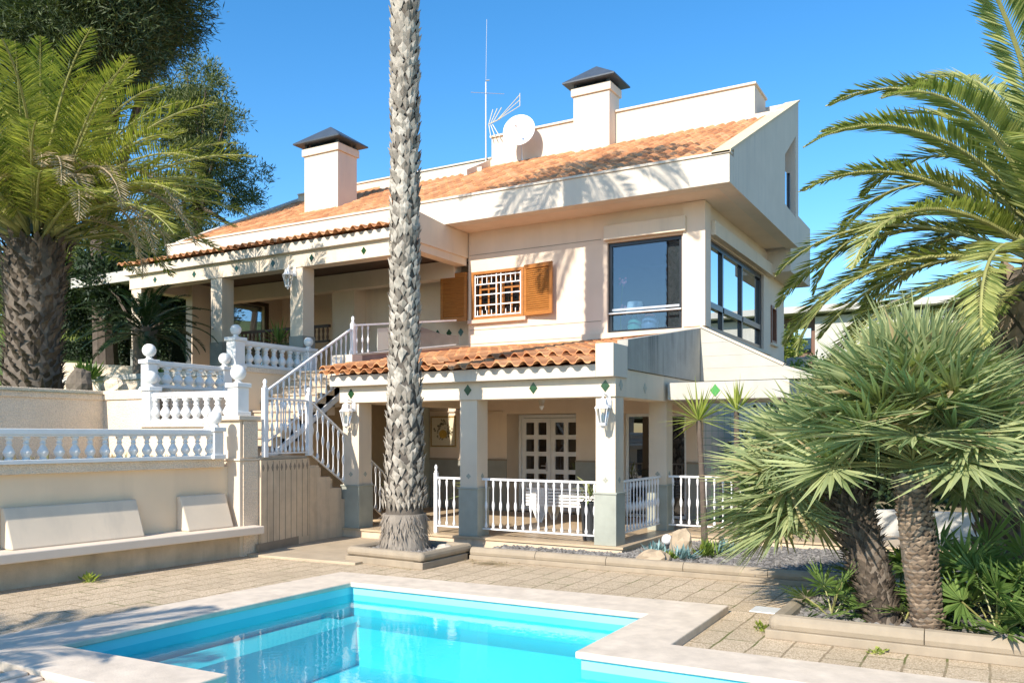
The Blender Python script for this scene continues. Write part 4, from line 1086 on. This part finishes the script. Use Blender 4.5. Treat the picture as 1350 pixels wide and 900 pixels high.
# ------------------------------------------------------------------ tall palm
r = random.Random(11)
t = thing('tall_palm_tree', 'tall palm with grey scaly trunk rising in front of the house', 'palm tree', (-7.78,10.3,.1))
tp0, tp1 = V((-7.78,10.32,.12)), V((-7.72,10.25,11.0))
def trad(u):
    z = u*10.8
    return .34 if z < .6 else (.300-.095*min(1, (z-.6)/2.6) if z < 3.2 else .205-.02*(z-3.2)/7)
g = M(); pts = []; rad = []
for i in range(32):
    u = i/31; pts.append(tp0.lerp(tp1, u)); rad.append(trad(u)*.97)
g.tube(pts, [q*.97 for q in rad], 24); tr = g.build('trunk', plaster('dark trunk core', (.13,.11,.09), .3, 12, 1.0, 50, .95), t, smooth=True)
g = M(); g.lathe((-7.78,10.32,.05), [(.40,0),(.375,.10),(.35,.35),(.345,.55),(.33,.66)], 28); 
for i in range(900):
    an = r.uniform(0,2*PI); z = r.uniform(.10,.72); q = (.37 if z < .25 else .345 if z < .55 else .335); a_ = V((-7.78+q*math.cos(an), 10.32+q*math.sin(an), z)); n_ = V((math.cos(an), math.sin(an), 0))
    g.leaf(a_, a_+V((r.gauss(0,.03), r.gauss(0,.03), -r.uniform(.06,.2)))+n_*r.uniform(.01,.06), .008, n_)
g.build('root_collar', m_trunk_root, tr)
g = M(); boots(g, tp0.lerp(tp1,.062), tp0.lerp(tp1,1.0), .3, .3, 112, 13, .145, .062, .058, r, .8, rfun=lambda u: trad(.062+u*.938)); 
boots(g, tp0.lerp(tp1,.06), tp0.lerp(tp1,.085), .34, .32, 3, 26, .12, .03, .05, r)
g.build('leaf_bases', m_trunk_g, tr)
g, gr = pinnate_crown((-7.72,10.25,11.3), 40, 2.7, r, (-.25,1.3), 1.2, .024, .5, 34, .2); g.build('fronds', m_frond, t); gr.build('rachis', m_rachis, t)

# ------------------------------------------------------------------ old palm at left
r = random.Random(21)
t = thing('date_palm_tree', 'stout old date palm with arching yellow green fronds on the raised left terrace', 'palm tree', (-14.95,8.9,2.6))
g = M(); b0, b1 = V((-15.05,8.9,2.5)), V((-14.95,8.9,5.35)); g.tube([b0, b0.lerp(b1,.4), b0.lerp(b1,.8), b1], [.50,.42,.50,.44], 20); tr = g.build('trunk', m_trunk_core, t)
g = M(); boots(g, b0, b1, .55, .60, 26, 18, .17, .06, .17, r, .6, rfun=lambda u: .49-.09*math.sin(PI*u)+.08*u*u); g.build('leaf_bases', m_trunk_p, tr)
ctr = (-14.9,8.9,5.6)
g, gr = pinnate_crown(ctr, 84, 3.95, r, (.28,1.52), 1.12, .017, .56, 66, .3, .42)
g.build('fronds', m_frond_l, t); gr.build('rachis', m_rachis, t)
g, gr = M(), M()
for az, el, ln in ((.1,.75,3.7),(-.25,.60,3.5),(.5,.3,2.6),(-.9,.7,2.4),(-1.3,.9,2.4),(.3,.62,3.6),(-.5,1.0,2.6),(.05,.5,3.4),(.2,.45,3.2),(-.1,.7,3.6),(.45,.5,3.2),(-.35,.8,3.2)):
    frond(g, gr, V(ctr), az, el, ln, r, 2.3, .015, .42, 50)
g.build('dry_fronds', m_frond_dry, t); gr.build('dry_rachis', m_frond_dry, t)

# ------------------------------------------------------------------ date palm at right
r = random.Random(35)
t = thing('date_palm_tree', 'date palm with arching green fronds behind the fan palms at the right edge', 'palm tree', (.15,11.2,.1))
b0, b1 = V((.18,11.0,.05)), V((.30,11.3,3.7))
g = M(); g.tube([b0, b0.lerp(b1,.5), b1], [.36,.33,.40], 18); tr = g.build('trunk', m_trunk_core, t)
g = M(); boots(g, b0, b1, .36, .42, 24, 13, .18, .08, .12, r); g.build('leaf_bases', m_trunk_b, tr)
g, gr = M(), M(); ctr = V((.62,11.3,4.0))
r2 = random.Random(4)
for i in range(44):
    az = (i*2.39996) % (2*PI); u = (i+.5)/44; el = 1.40-1.85*u**.85
    frond(g, gr, ctr+V((math.cos(az)*.2, math.sin(az)*.2, -.3*u)), az, el, 3.3*r2.uniform(.85,1.1), r2, 1.6*r2.uniform(.85,1.15), .019, .46, 84, fw=.8)
# the long fronds reaching over the garden towards the house
for az, el, ln, bd in ((2.75,1.18,3.2,2.3),(2.95,.95,3.1,2.3),(2.6,.80,3.3,2.2),(3.1,.62,3.4,2.2),(2.85,.45,3.8,1.7),(2.75,.25,3.9,1.5),(3.35,1.32,3.7,2.0),(2.4,.5,3.3,1.9),(3.0,.1,3.1,1.2),(2.9,1.45,3.7,1.8),(2.3,1.36,4.3,1.6),(4.2,1.35,4.4,1.3),(4.6,1.0,3.8,1.5),(3.8,.9,3.6,1.7)):
    frond(g, gr, ctr, az, el, ln*.97, r2, bd, .020, .50, 104, fw=.8)
g.build('fronds', m_frond, t); gr.build('rachis', m_rachis, t)

# ------------------------------------------------------------------ fan palms
r = random.Random(8)
t = thing('fan_palm', 'large grey green fan palm with a ringed brown trunk in the front planter', 'palm tree', (-.54,8.4,.1))
b0, b1 = V((-.50,8.42,.08)), V((-.66,8.50,1.52))
g = M(); g.tube([b0, b0.lerp(b1,.5)+V((-.03,0,0)), b1], [.125,.125,.14], 16); tr = g.build('trunk', m_trunk_core, t)
g = M(); boots(g, b0, b1, .125, .145, 34, 13, .045, .045, .028, r, .25); g.build('leaf_bases', m_trunk_b, tr)
g, gp = fan_crown((-.64,8.5,1.84), 128, .76, r, .70, (-.02,1.62), 30, skip=lambda d, e: e < .28 and d.y < -.25 and abs(d.x+.1) < .7); g.build('fans', m_fan, t); gp.build('petioles', m_rachis, t)
t = thing('fan_palm', 'leaning fan palm with dark hairy trunk left of the ringed trunk', 'palm tree', (-.88,8.62,.1))
b0, b1 = V((-.88,8.62,.08)), V((-1.28,9.15,1.25))
g = M(); g.tube([b0, b0.lerp(b1,.5)+V((.02,0,.05)), b1], [.13,.16,.18], 14); tr = g.build('trunk', m_trunk_core, t)
g = M(); boots(g, b0, b1, .13, .19, 34, 17, .075, .03, .09, r, .7); g.build('leaf_bases', m_trunk_p, tr)
g, gp = fan_crown((-1.55,9.35,1.36), 66, .76, r, .60, (-.40,1.3), 30, V((-.25,-.05,0)), skip=lambda d, e: e < .75 and d.x > -.25); g.build('fans', m_fan, t); gp.build('petioles', m_rachis, t)
def sucker(label, x, y, n, R_, seed, tall=.4):
    r = random.Random(seed); t = thing('young_fan_palm', label, 'palm', (x,y,.1), 'young fan palms in the planter')
    g, gp = fan_crown((x,y,.18), n, R_, r, tall, (.05,1.35), 20); g.build('fans', m_fan_d, t); gp.build('petioles', m_rachis, t)
sucker('low young fan palm sprouting left of the leaning trunk', -1.38, 8.75, 11, .36, 61, .3)
sucker('low young fan palm sprouting between the two front trunks', -.72, 8.75, 8, .34, 62, .28)
sucker('bright young fan palm right of the ringed trunk', .02, 8.75, 12, .46, 63, .5)
sucker('young fan palm at the right end of the planter', .42, 8.6, 12, .46, 64, .45)
sucker('dark young fan palm behind the ringed trunk', -.30, 9.3, 16, .50, 65, .7)
sucker('young fan palm at the right edge behind the planter front row', .75, 9.2, 16, .50, 67, .6)
sucker('upright young fan palm between the ringed trunk and the date palm trunk', .12, 9.35, 14, .46, 68, .6)
sucker('dark young fan palm in the gap behind the leaning trunk', -.85, 9.7, 14, .46, 66, .55)
# ------------------------------------------------------------------ cycad, yuccas, aloes, succulents
r = random.Random(17)
t = thing('cycad', 'dark cycad with a feathery rosette on the upper terrace before the porch', 'cycad', (-16.9,12.6,3.1))
g = M(); g.tube([(-16.9,12.6,3.0),(-16.9,12.6,3.9),(-16.9,12.6,4.35)], [.27,.25,.28], 14); g.build('trunk', m_trunk_core, t)
g, gr = pinnate_crown((-16.9,12.6,4.4), 48, 1.6, r, (-.15,1.2), 1.3, .014, .20, 40, .1); g.build('fronds', m_cyc, t); gr.build('rachis', m_cyc, t)
def yucca(label, x, y, z0, h, n, ln, mat, seed, w=.022, name='yucca', cat='plant', trunk=.045, lean=0, group=None):
    r = random.Random(seed); t = thing(name, label, cat, (x,y,z0), group)
    top = V((x+lean,y,z0+h))
    if trunk: g = M(); g.tube([(x,y,z0),(x+lean*.4,y,z0+h*.5),top], [trunk*1.2,trunk,trunk*.9], 10); g.build('trunk', m_bark, t)
    g = M()
    for i in range(n):
        az = i*2.4+r.uniform(-.2,.2); e = 1.45-1.75*(i/n)**.9+r.uniform(-.1,.1)
        d = V((math.cos(az)*math.cos(e), math.sin(az)*math.cos(e), math.sin(e))); nn = d.cross(V((-math.sin(az), math.cos(az), 0)))
        g.blade(top, top+d*ln*r.uniform(.8,1.1)+V((0,0,-.06*ln)), w, nn, .02, .4, .4)
    g.build('leaves', mat, t); return t
yucca('slender yucca with a spiky yellow green head in front of the right railing', -4.0, 13.2, .08, 2.05, 44, .72, m_yucca, 71, lean=-.10)
yucca('smaller yucca head half hidden behind the fan palm leaves', -3.6, 13.6, .08, 2.2, 34, .60, m_yucca, 72)
def potted(label, x, y, z0, seed, hp=.45, rp=.17, n=26, ln=.42):
    r = random.Random(seed); t = thing('potted_aloe', label, 'potted plant', (x,y,z0), 'potted aloes on the porch')
    g = M(); g.lathe((x,y,z0), [(rp*.72,0),(rp*.98,hp*.95),(rp*1.05,hp*.95),(rp*1.05,hp),(rp*.9,hp),(rp*.85,hp-.03)], 18); g.build('pot', m_pot, t)
    g = M(); top = V((x,y,z0+hp-.02))
    for i in range(n):
        az = i*2.4; e = 1.3-1.5*i/n; d = V((math.cos(az)*math.cos(e), math.sin(az)*math.cos(e), math.sin(e)))
        b_ = top+V((0,0,.22*r.random())); g.blade(b_, b_+d*ln*r.uniform(.7,1.1)+V((0,0,-.10)), .022, d.cross(V((-math.sin(az), math.cos(az), 0))), .05, .4, .45)
    g.build('leaves', m_aloe, t)
potted('tall dark pot with aloe beside the right front pillar', -5.72, 12.55, .19, 81, .62, .15)
potted('dark pot with aloe left of the middle front pillar', -8.10, 12.62, .19, 82, .60, .17)
potted('dark pot with plant behind the left front pillar', -10.0, 12.95, .19, 83, .62, .2)
def boulder(label, x, y, z, sx, sy, sz, seed, mat=None):
    r = random.Random(seed); g = M(); n, m_ = 12, 8; vs = []; fs = []
    for i in range(m_+1):
        for k in range(n):
            th = PI*i/m_; ph = 2*PI*k/n; d = V((math.sin(th)*math.cos(ph), math.sin(th)*math.sin(ph), -math.cos(th)))
            q = 1+.35*mnoise.noise(d*1.6+V((seed,0,0)))
            vs.append((x+d.x*sx*q, y+d.y*sy*q, z+d.z*sz*q))
    for i in range(m_):
        for k in range(n): fs.append((i*n+k, i*n+(k+1) % n, (i+1)*n+(k+1) % n, (i+1)*n+k))
    g.add(vs, fs); o = recentre(g.build('boulder', mat or m_rock), (x,y,z-sz)); tag(o, label, 'rock'); return o
boulder('upright pointed sandstone boulder in the gravel bed', -4.10, 12.3, .22, .20, .16, .26, 3)
boulder('low sandstone boulder lying at the kerb of the gravel bed', -4.25, 11.55, .12, .24, .18, .13, 5)
boulder('grey rock half in shade below the old palm', -13.9, 9.75, 2.75, .25, .2, .2, 9, m_rough)
boulder('dark round rock beside the old palm trunk', -14.1, 9.2, 2.8, .22, .2, .28, 12, m_trunk_core)
boulder('pale little rock in the palm planter', -7.2, 10.55, .18, .14, .1, .08, 14, m_stonewall)
t = thing('garden_globe', 'white globe garden light beside the boulders', 'lamp', (-4.42,12.6,.08))
g = M(); g.lathe((-4.42,12.6,.08), [(.04,0),(.03,.12)], 10); g.build('stem', m_pot, t)
g = M(); g.ball((-4.42,12.6,.27), .085, 16); g.build('globe', m_dish, t, smooth=True)
def succulent(label, x, y, z, n, ln, mat, seed, w=.02):
    r = random.Random(seed); g = M()
    for i in range(n):
        az = r.uniform(0, 2*PI); e = r.uniform(.25,1.4); q = r.uniform(0,.16); b_ = V((x+q*math.cos(az*3), y+q*math.sin(az*3), z))
        d = V((math.cos(az)*math.cos(e), math.sin(az)*math.cos(e), math.sin(e))); g.blade(b_, b_+d*ln*r.uniform(.6,1.1), w, d.cross(V((-math.sin(az), math.cos(az), 0))), 0, .3, .6)
    o = recentre(g.build('succulent', mat), (x,y,z)); tag(o, label, 'plant', 'succulents in the gravel bed'); return o
succulent('pale blue succulent left of the pointed boulder', -4.42, 12.15, .09, 70, .24, m_succ, 1)
succulent('blue succulent right in front of the pointed boulder', -3.92, 11.95, .09, 60, .24, m_succ, 2)
succulent('yellow green succulent mat before the pointed boulder', -4.12, 11.9, .09, 90, .13, m_succg, 3)
succulent('green leafy tuft right of the boulders', -3.7, 12.35, .09, 80, .30, m_succg, 4)
succulent('blue grey succulent behind the boulders at the gravel bed edge', -3.55, 12.75, .09, 70, .26, m_succ, 6)
def weed(label, x, y, n, ln, seed, mat=m_fan_d if False else None):
    r = random.Random(seed); g = M()
    for i in range(n):
        az = r.uniform(0, 2*PI); e = r.uniform(.1,1.2); d = V((math.cos(az)*math.cos(e), math.sin(az)*math.cos(e), math.sin(e))); b_ = V((x+r.uniform(-.06,.06), y+r.uniform(-.06,.06), 0))
        g.leaf(b_+d*ln*.3, b_+d*ln, .022, d.cross(V((-math.sin(az), math.cos(az), 0))))
        g.leaf(b_, b_+d*ln*.4, .006, V((math.cos(az+1), math.sin(az+1), 0)))
    o = recentre(g.build('weed', m_yucca), (x,y,0)); tag(o, label, 'weed', 'weeds between the pavers'); return o
weed('small bright weed at the foot of the built-in bench', -10.15, 6.75, 26, .16, 1)
weed('tiny weed in the pavers beside the coping corner', -1.95, 8.3, 20, .12, 2)
weed('tiny weed against the fan palm planter kerb', -.9, 7.95, 14, .08, 4)
g = M(); g.box(-2.28,9.12,.002,-1.95,9.42,.016); o = recentre(g.build('drain_cover', paint('pale plastic', (.62,.63,.62), .5), bevel=.004), (-2.1,9.27,0)); tag(o, 'pale square drain cover set in the pavers near the planter', 'cover')
g = M()
rr = random.Random(2)
for i in range(500):
    an = rr.uniform(0,2*PI); q = abs(rr.gauss(0,.22)); x, y = -6.45+q*math.cos(an)*1.4, 10.6+q*math.sin(an)*.6; a = rr.uniform(0,PI)
    g.leaf(V((x,y,.004+rr.random()*.02)), V((x+.07*math.cos(a), y+.07*math.sin(a), .006+rr.random()*.02)), .006, V((0,0,1)))
stuff(g.build('plant_litter', m_frond_dry), 'brown dry plant litter on the pavers by the palm planter', 'litter')

# plants in the bed behind the long balustrade
g = M(); r = random.Random(44)
for i in range(900):
    y = r.uniform(3.5,9.1); x = r.uniform(-12.9,-10.9); s = r.uniform(.05,.16); az = r.uniform(0,2*PI); e = r.uniform(.1,1.3)
    d = V((math.cos(az)*math.cos(e), math.sin(az)*math.cos(e), math.sin(e))); g.blade(V((x,y,1.42)), V((x,y,1.42))+d*s*1.6, .016, d.cross(V((-math.sin(az), math.cos(az), 0))))
stuff(g.build('ground_cover', leafmat('bed plants', (.16,.18,.06), (.38,.30,.18), .7, .2)), 'low mixed plants in the bed behind the long balustrade', 'plants')
gravel('gravel', lambda x,y: True, (-13.2,-11.0,3.2,9.0), 1.45, 2500, 'tan gravel in the bed behind the long balustrade', 6, (.03,.08)).data.materials[0] = m_stonewall
r = random.Random(51)
succulent('bright green agave beside the old palm trunk', -16.6, 11.0, 3.05, 60, .5, m_fan_d, 8, .04)
succulent('small bright green plant on the grey planter wall', -15.25, 11.75, 3.12, 90, .22, m_succg, 9, .03)
yucca('spiky green plant behind the uppermost balustrade', -14.9, 14.8, 3.19, .9, 36, .7, m_fan_d, 77, .03, trunk=.05)

# ------------------------------------------------------------------ white sun loungers stacked on the porch
def lounger(z):
    t = thing('sun_lounger', '', 'sun lounger', (-7.0,14.9,z), 'white plastic loungers stacked on the porch')
    x0, x1, y0, y1 = -8.0, -6.05, 14.55, 15.2
    g = M(); frame_g = (x0,x1,y0,y1)
    g.box(x0,y0,z,x1,y0+.05,z+.045); g.box(x0,y1-.05,z,x1,y1,z+.045); g.box(x0,y0+.05,z,x0+.05,y1-.05,z+.045); g.box(x1-.05,y0+.05,z,x1,y1-.05,z+.045)
    for i in range(17): g.box(x0+.07+i*.108,y0+.051,z+.012,x0+.07+i*.108+.08,y1-.051,z+.04)
    g.build('seat', m_white, t)
    for (x, s) in ((x0+.30,1),(x1-.30,-1)):
        for y in (y0+.002, y1-.042):
            g = M(); g.poly([(x-.19,y,z-.001),(x+.19,y,z-.001),(x+.05,y,z-.32),(x-.05,y,z-.32)], (0,.04,0)); g.build('leg', m_white, t)
    return t
lg0 = lounger(.515); lg0['label'] = 'bottom white lounger of the stack on the porch'
for i, nm in enumerate(('second white lounger from the bottom of the porch stack','third white lounger from the bottom of the porch stack','third white lounger from the top of the porch stack','second white lounger from the top of the porch stack','topmost white lounger of the stack on the porch')):
    c = copy_tree(lg0); c.location.z = .515+(i+1)*.062; c['label'] = nm

# ------------------------------------------------------------------ trees and shrubs behind
def limb_tree(name, label, cat, base, height, trunk_r, ells, mat, nclump, per, size, width, seed, csize=.5, lean=(0,0), limbs=7, group=None, surf=.45, barkmat=None):
    r = random.Random(seed); t = thing(name, label, cat, base, group)
    b = V(base); top = b+V((lean[0],lean[1],height))
    g = M(); mid = b.lerp(top,.5)+V((r.uniform(-.3,.3),r.uniform(-.3,.3),0))
    g.tube([b+V((0,0,-.4)), mid, top], [trunk_r*1.15,trunk_r*.8,trunk_r*.35], 10)
    for i in range(limbs):
        c, rad = ells[i % len(ells)]; d = V((r.gauss(0,1),r.gauss(0,1),r.gauss(0,.6))).normalized(); e = V(c)+V((d.x*rad[0],d.y*rad[1],d.z*rad[2]))*.75
        s = b.lerp(top, r.uniform(.35,.85)); g.tube([s, s.lerp(e,.5)+V((0,0,.25)), e], [trunk_r*.4,trunk_r*.25,trunk_r*.08], 6)
    g.build('trunk', barkmat or m_bark, t)
    clump_foliage(ells, nclump, per, size, width, r, surf, csize).build('crown', mat, t); return t
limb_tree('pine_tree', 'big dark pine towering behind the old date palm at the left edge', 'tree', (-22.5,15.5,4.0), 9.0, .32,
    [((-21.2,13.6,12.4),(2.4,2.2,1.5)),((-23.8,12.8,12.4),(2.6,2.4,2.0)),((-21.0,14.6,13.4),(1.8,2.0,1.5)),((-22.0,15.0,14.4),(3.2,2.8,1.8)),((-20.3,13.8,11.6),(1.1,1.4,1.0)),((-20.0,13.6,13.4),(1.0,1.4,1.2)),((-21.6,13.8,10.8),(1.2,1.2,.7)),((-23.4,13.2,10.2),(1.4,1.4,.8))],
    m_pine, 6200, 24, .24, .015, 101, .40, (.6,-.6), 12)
limb_tree('pine_tree', 'lighter pine leaning right against the sky between the palm and the house', 'tree', (-27.3,22.0,5.0), 7.5, .26,
    [((-25.8,21.6,13.6),(1.1,1.3,1.1)),((-24.9,21.4,12.0),(1.3,1.3,.6)),((-26.0,21.8,15.4),(.7,.8,.8)),((-24.0,21.4,10.6),(1.2,1.2,.5)),((-27.0,21.6,10.8),(1.4,1.4,1.0)),((-23.9,21.4,13.3),(.55,.7,.45)),((-25.6,21.4,9.0),(1.4,1.4,.6)),((-23.1,21.5,8.7),(.9,1.0,.4)),((-27.6,21.8,14.2),(1.3,1.4,1.3)),((-24.8,21.5,14.6),(.5,.6,.4)),((-22.7,21.4,11.2),(.5,.6,.3))],
    m_pine2, 2300, 18, .22, .020, 102, .34, (2.0,-.4), 14, surf=.3)
limb_tree('shrub', 'pale grey green rounded shrub behind the left end of the upper porch', 'shrub', (-24.5,19.5,4.0), 3.4, .12,
    [((-23.8,19.0,6.6),(1.8,1.4,1.0)),((-25.4,19.0,7.0),(1.6,1.4,1.1)),((-22.6,19.2,6.0),(1.0,1.0,.7))], m_bush, 1500, 12, .16, .035, 103, .35, limbs=5)
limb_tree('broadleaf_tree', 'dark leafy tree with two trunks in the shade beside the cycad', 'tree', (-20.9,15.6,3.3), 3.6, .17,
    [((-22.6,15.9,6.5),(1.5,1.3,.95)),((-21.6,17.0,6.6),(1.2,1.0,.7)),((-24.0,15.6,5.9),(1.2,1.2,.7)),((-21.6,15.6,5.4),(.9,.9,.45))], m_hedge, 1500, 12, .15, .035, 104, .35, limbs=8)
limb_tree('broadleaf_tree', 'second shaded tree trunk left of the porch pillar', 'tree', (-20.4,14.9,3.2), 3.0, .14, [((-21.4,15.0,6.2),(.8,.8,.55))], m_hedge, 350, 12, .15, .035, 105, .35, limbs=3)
limb_tree('olive_tree', 'sunlit shrubby tree low against the sky left of the roof', 'tree', (-30,28,6.0), 4.6, .2,
    [((-28.8,27.5,10.2),(2.6,2,1.1)),((-31.5,27.5,9.6),(2.4,2,1.2)),((-26.8,27.6,9.2),(1.4,1.4,.9))], m_bush, 1500, 12, .2, .04, 106, .45, limbs=6)
limb_tree('olive_tree', 'grey green tree mass behind the pale shrub', 'tree', (-29,22,5.0), 4.6, .2,
    [((-28.5,21.5,8.4),(2.6,2,1.6)),((-31.5,21.5,8.6),(2.8,2,1.8)),((-34.5,21.5,8.0),(2.8,2,2.0)),((-37,22,8.2),(3,2,2.2))], m_pine2, 2600, 12, .24, .045, 107, .5, limbs=8)
def hedge(label, x0, x1, y0, y1, z0, z1, mat, n, seed, leafs=.10, name='hedge'):
    r = random.Random(seed); t = thing(name, label, 'hedge', ((x0+x1)/2,(y0+y1)/2,z0)); g = M()
    for i in range(n):
        f = r.random()
        x = r.uniform(x0,x1); y = y0+abs(r.gauss(0,.12)) if f < .6 else r.uniform(y0,y1); z = r.uniform(z0,z1) if f < .6 else z1+r.gauss(0,.06)
        for k in range(6):
            a = V((x+r.gauss(0,.06), y+r.gauss(0,.06), z+r.gauss(0,.06))); d = V((r.gauss(0,1), r.gauss(-.5,1), r.gauss(.3,1))).normalized()
            g.leaf(a, a+d*leafs*r.uniform(.6,1.3), leafs*.28, V((r.gauss(0,1), r.gauss(0,1), r.gauss(0,1))).normalized())
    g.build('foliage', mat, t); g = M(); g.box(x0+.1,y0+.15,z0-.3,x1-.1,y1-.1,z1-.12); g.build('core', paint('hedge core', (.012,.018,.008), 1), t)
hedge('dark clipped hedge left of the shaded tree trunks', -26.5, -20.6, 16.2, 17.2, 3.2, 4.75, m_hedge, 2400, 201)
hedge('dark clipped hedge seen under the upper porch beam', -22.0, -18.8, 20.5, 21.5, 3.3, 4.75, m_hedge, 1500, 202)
r = random.Random(60); g = M()
for i in range(9000):
    x = r.uniform(-36,-19); y = r.uniform(18.5,30); z = hill(x,y); d = V((r.gauss(0,.4), r.gauss(0,.4), 1)).normalized()
    g.leaf(V((x,y,z-.03)), V((x,y,z))+d*r.uniform(.15,.4), .02, V((r.gauss(0,1), r.gauss(-1,.5), 0)).normalized())
stuff(g.build('grass', m_brightbush), 'sunlit green grass on the slope left of the house', 'grass')
# post in the garden
g = M(); g.tube([(-24.6,18.2,3.3),(-24.6,18.2,5.6)], .06, 8); o = recentre(g.build('wooden_post', paint('orange brown post', (.38,.19,.07), .7)), (-24.6,18.2,3.3)); tag(o, 'orange brown wooden post above the dark hedge at left', 'post')
# palm out of frame behind the viewer that throws frond shade on the pool corner
r = random.Random(77)
t = thing('date_palm_tree', 'palm standing near the left pool corner outside the view', 'palm tree', (-8.1,-.9,0))
g = M(); g.tube([(-8.1,-.9,-.05),(-8.1,-.9,2.7)], .3, 14); g.build('trunk', m_trunk_core, t)
g, gr = pinnate_crown((-8.1,-.9,2.9), 26, 2.0, r, (-.3,1.3), 1.5, .022, .5, 34, .2); g.build('fronds', m_frond, t); gr.build('rachis', m_rachis, t)

# ------------------------------------------------------------------ right background
t = thing('neighbour_house', 'flat roofed white house with brown panel far behind on the right hill', 'house', (-8,46,6))
g = M(); g.box(-9.8,45.6,4,-7.95,46,8.0); g.build('brown_panel', paint('brown cladding', (.16,.08,.05), .6), t)
g = M(); g.box(-7.95,45.2,4,6,46,7.95); g.build('wall', m_canopy, t)
g = M(); g.box(-10.2,44.4,8.1,6.5,52,8.42); g.build('roof', m_canopy, t)
g = M(); g.box(-9.6,45.50,6.2,-8.2,45.59,7.4); g.build('window', m_pane_sky, t)
r = random.Random(90); t = thing('stone_wall', 'rough pale dry stone wall on the slope right of the house', 'wall', (-5,29,2))
g = M()
for i in range(420):
    x = r.uniform(-7.5,3); z = 1.6+r.random()*(2.9); y = 29+.25*(z-1.6)+r.uniform(-.05,.05); s = r.uniform(.10,.26)
    vs = []
    for k in range(8): vs.append((x+(1 if k & 1 else -1)*s*r.uniform(.6,1), y+(1 if k & 2 else -1)*s*.6*r.uniform(.7,1), z+(1 if k & 4 else -1)*s*.6*r.uniform(.6,1)))
    g.add(vs, [(0,1,3,2),(4,6,7,5),(0,4,5,1),(2,3,7,6),(0,2,6,4),(1,5,7,3)])
g.build('stones', m_stonewall, t)
def bushes(name, label, ells, mat, n, seed, size=.14, cat='shrub'):
    r = random.Random(seed); t = thing(name, label, cat, (ells[0][0][0],ells[0][0][1],ells[0][0][2]-ells[0][1][2])); clump_foliage(ells, n, 10, size, size*.28, r, .4, .3).build('crown', mat, t)
    g = M(); c = V(ells[0][0]); g.tube([c-V((0,0,ells[0][1][2]+.3)), c], [.06,.03], 6); g.build('trunk', m_bark, t); return t
bushes('shrub', 'bright yellow green bush on the slope between the house and the fan palm', [((-4.6,26.5,2.9),(1.2,.8,1.3)),((-3.2,26.0,2.4),(1.0,.8,1.2))], m_brightbush, 900, 301)
bushes('shrub', 'small round bush on top of the stone wall', [((-6.6,30.5,5.0),(.8,.6,.6))], m_brightbush, 300, 302)
bushes('shrub', 'dark green bushes behind the right date palm', [((2.0,24,2.4),(3.5,1.5,1.8)),((7,22,2.2),(3.5,1.5,2.0)),((-1,25,2.2),(2,1,1.3))], m_bush, 2200, 303, .2)
w = thing('garden_wall', 'low white garden wall seen between the fan palm trunks', 'wall', (0,15.5,0))
g = M(); g.box(-2.4,15.6,0,9,15.8,.62); g.build('wall_face', m_canopy, w); g = M(); roll(g, (-2.4,15.2),(9,15.2), .12, .09); g.build('kerb_roll', m_kerb, w)
t = thing('mesh_fence', 'green wire mesh fence behind the yucca', 'fence', (-4.5,15.9,.2))
g = M()
for i in range(12): g.tube([(-4.95+i*.12,16.0,.2),(-4.95+i*.12,16.0,2.45)], .003, 4)
for i in range(16): g.tube([(-4.95,16.0,.3+i*.14),(-3.6,16.0,.3+i*.14)], .003, 4)
g.build('wire_mesh', paint('green wire', (.10,.24,.12), .5), t)
g = M(); g.tube([(-3.58,16.0,.19),(-3.58,16.0,2.5)], .03, 8); g.build('post', paint('green wire post', (.05,.12,.06), .5), t)
bushes('shrub', 'dark shade plants behind the wire mesh fence', [((-3.6,18.0,1.3),(1.2,.8,1.3)),((-2.0,18,1.3),(1.4,.8,1.4))], m_hedge, 700, 305)

# ------------------------------------------------------------------ light, sky, camera
sunv = V((-.06,-1,.68)).normalized(); el = math.asin(sunv.z)
wld = bpy.data.worlds.new('World'); scene.world = wld; wld.use_nodes = True; nt = wld.node_tree
sky = nt.nodes.new('ShaderNodeTexSky'); sky.sky_type = 'NISHITA'; sky.sun_disc = False
sky.sun_elevation = el; sky.sun_rotation = math.atan2(sunv.x, sunv.y)
sky.air_density = 1.0; sky.dust_density = .3; sky.ozone_density = 3.0; sky.altitude = 200
bg = nt.nodes['Background']; bg.inputs['Strength'].default_value = .12
hs = nt.nodes.new('ShaderNodeHueSaturation'); hs.inputs['Saturation'].default_value = 1.30; hs.inputs['Hue'].default_value = .497
nt.links.new(sky.outputs[0], hs.inputs['Color']); nt.links.new(hs.outputs[0], bg.inputs['Color'])
sl = bpy.data.lights.new('sun', 'SUN'); sl.energy = 3.5; sl.angle = math.radians(.5); sl.color = (1,.915,.80)
so = bpy.data.objects.new('sun', sl); COL.objects.link(so); so.rotation_euler = (-sunv).to_track_quat('-Z', 'Y').to_euler(); so.location = (-5,-20,25)
cam = bpy.data.cameras.new('camera'); co = bpy.data.objects.new('camera', cam); COL.objects.link(co)
TH = math.atan((1310-675)/1111)
co.location = (0,0,1.9); co.rotation_euler = (PI/2,0,TH)
cam.sensor_width = 36; cam.lens = 36*1111/1350; cam.shift_y = (573-450)/1350; cam.clip_end = 3000; cam.clip_start = .05
scene.camera = co
vs_ = scene.view_settings; vs_.view_transform = 'Standard'; vs_.look = 'None'; vs_.exposure = 1.05; vs_.gamma = 1; vs_.use_curve_mapping = False
scene.cycles.max_bounces = 8; scene.cycles.transparent_max_bounces = 12; scene.cycles.caustics_reflective = False; scene.cycles.caustics_refractive = False
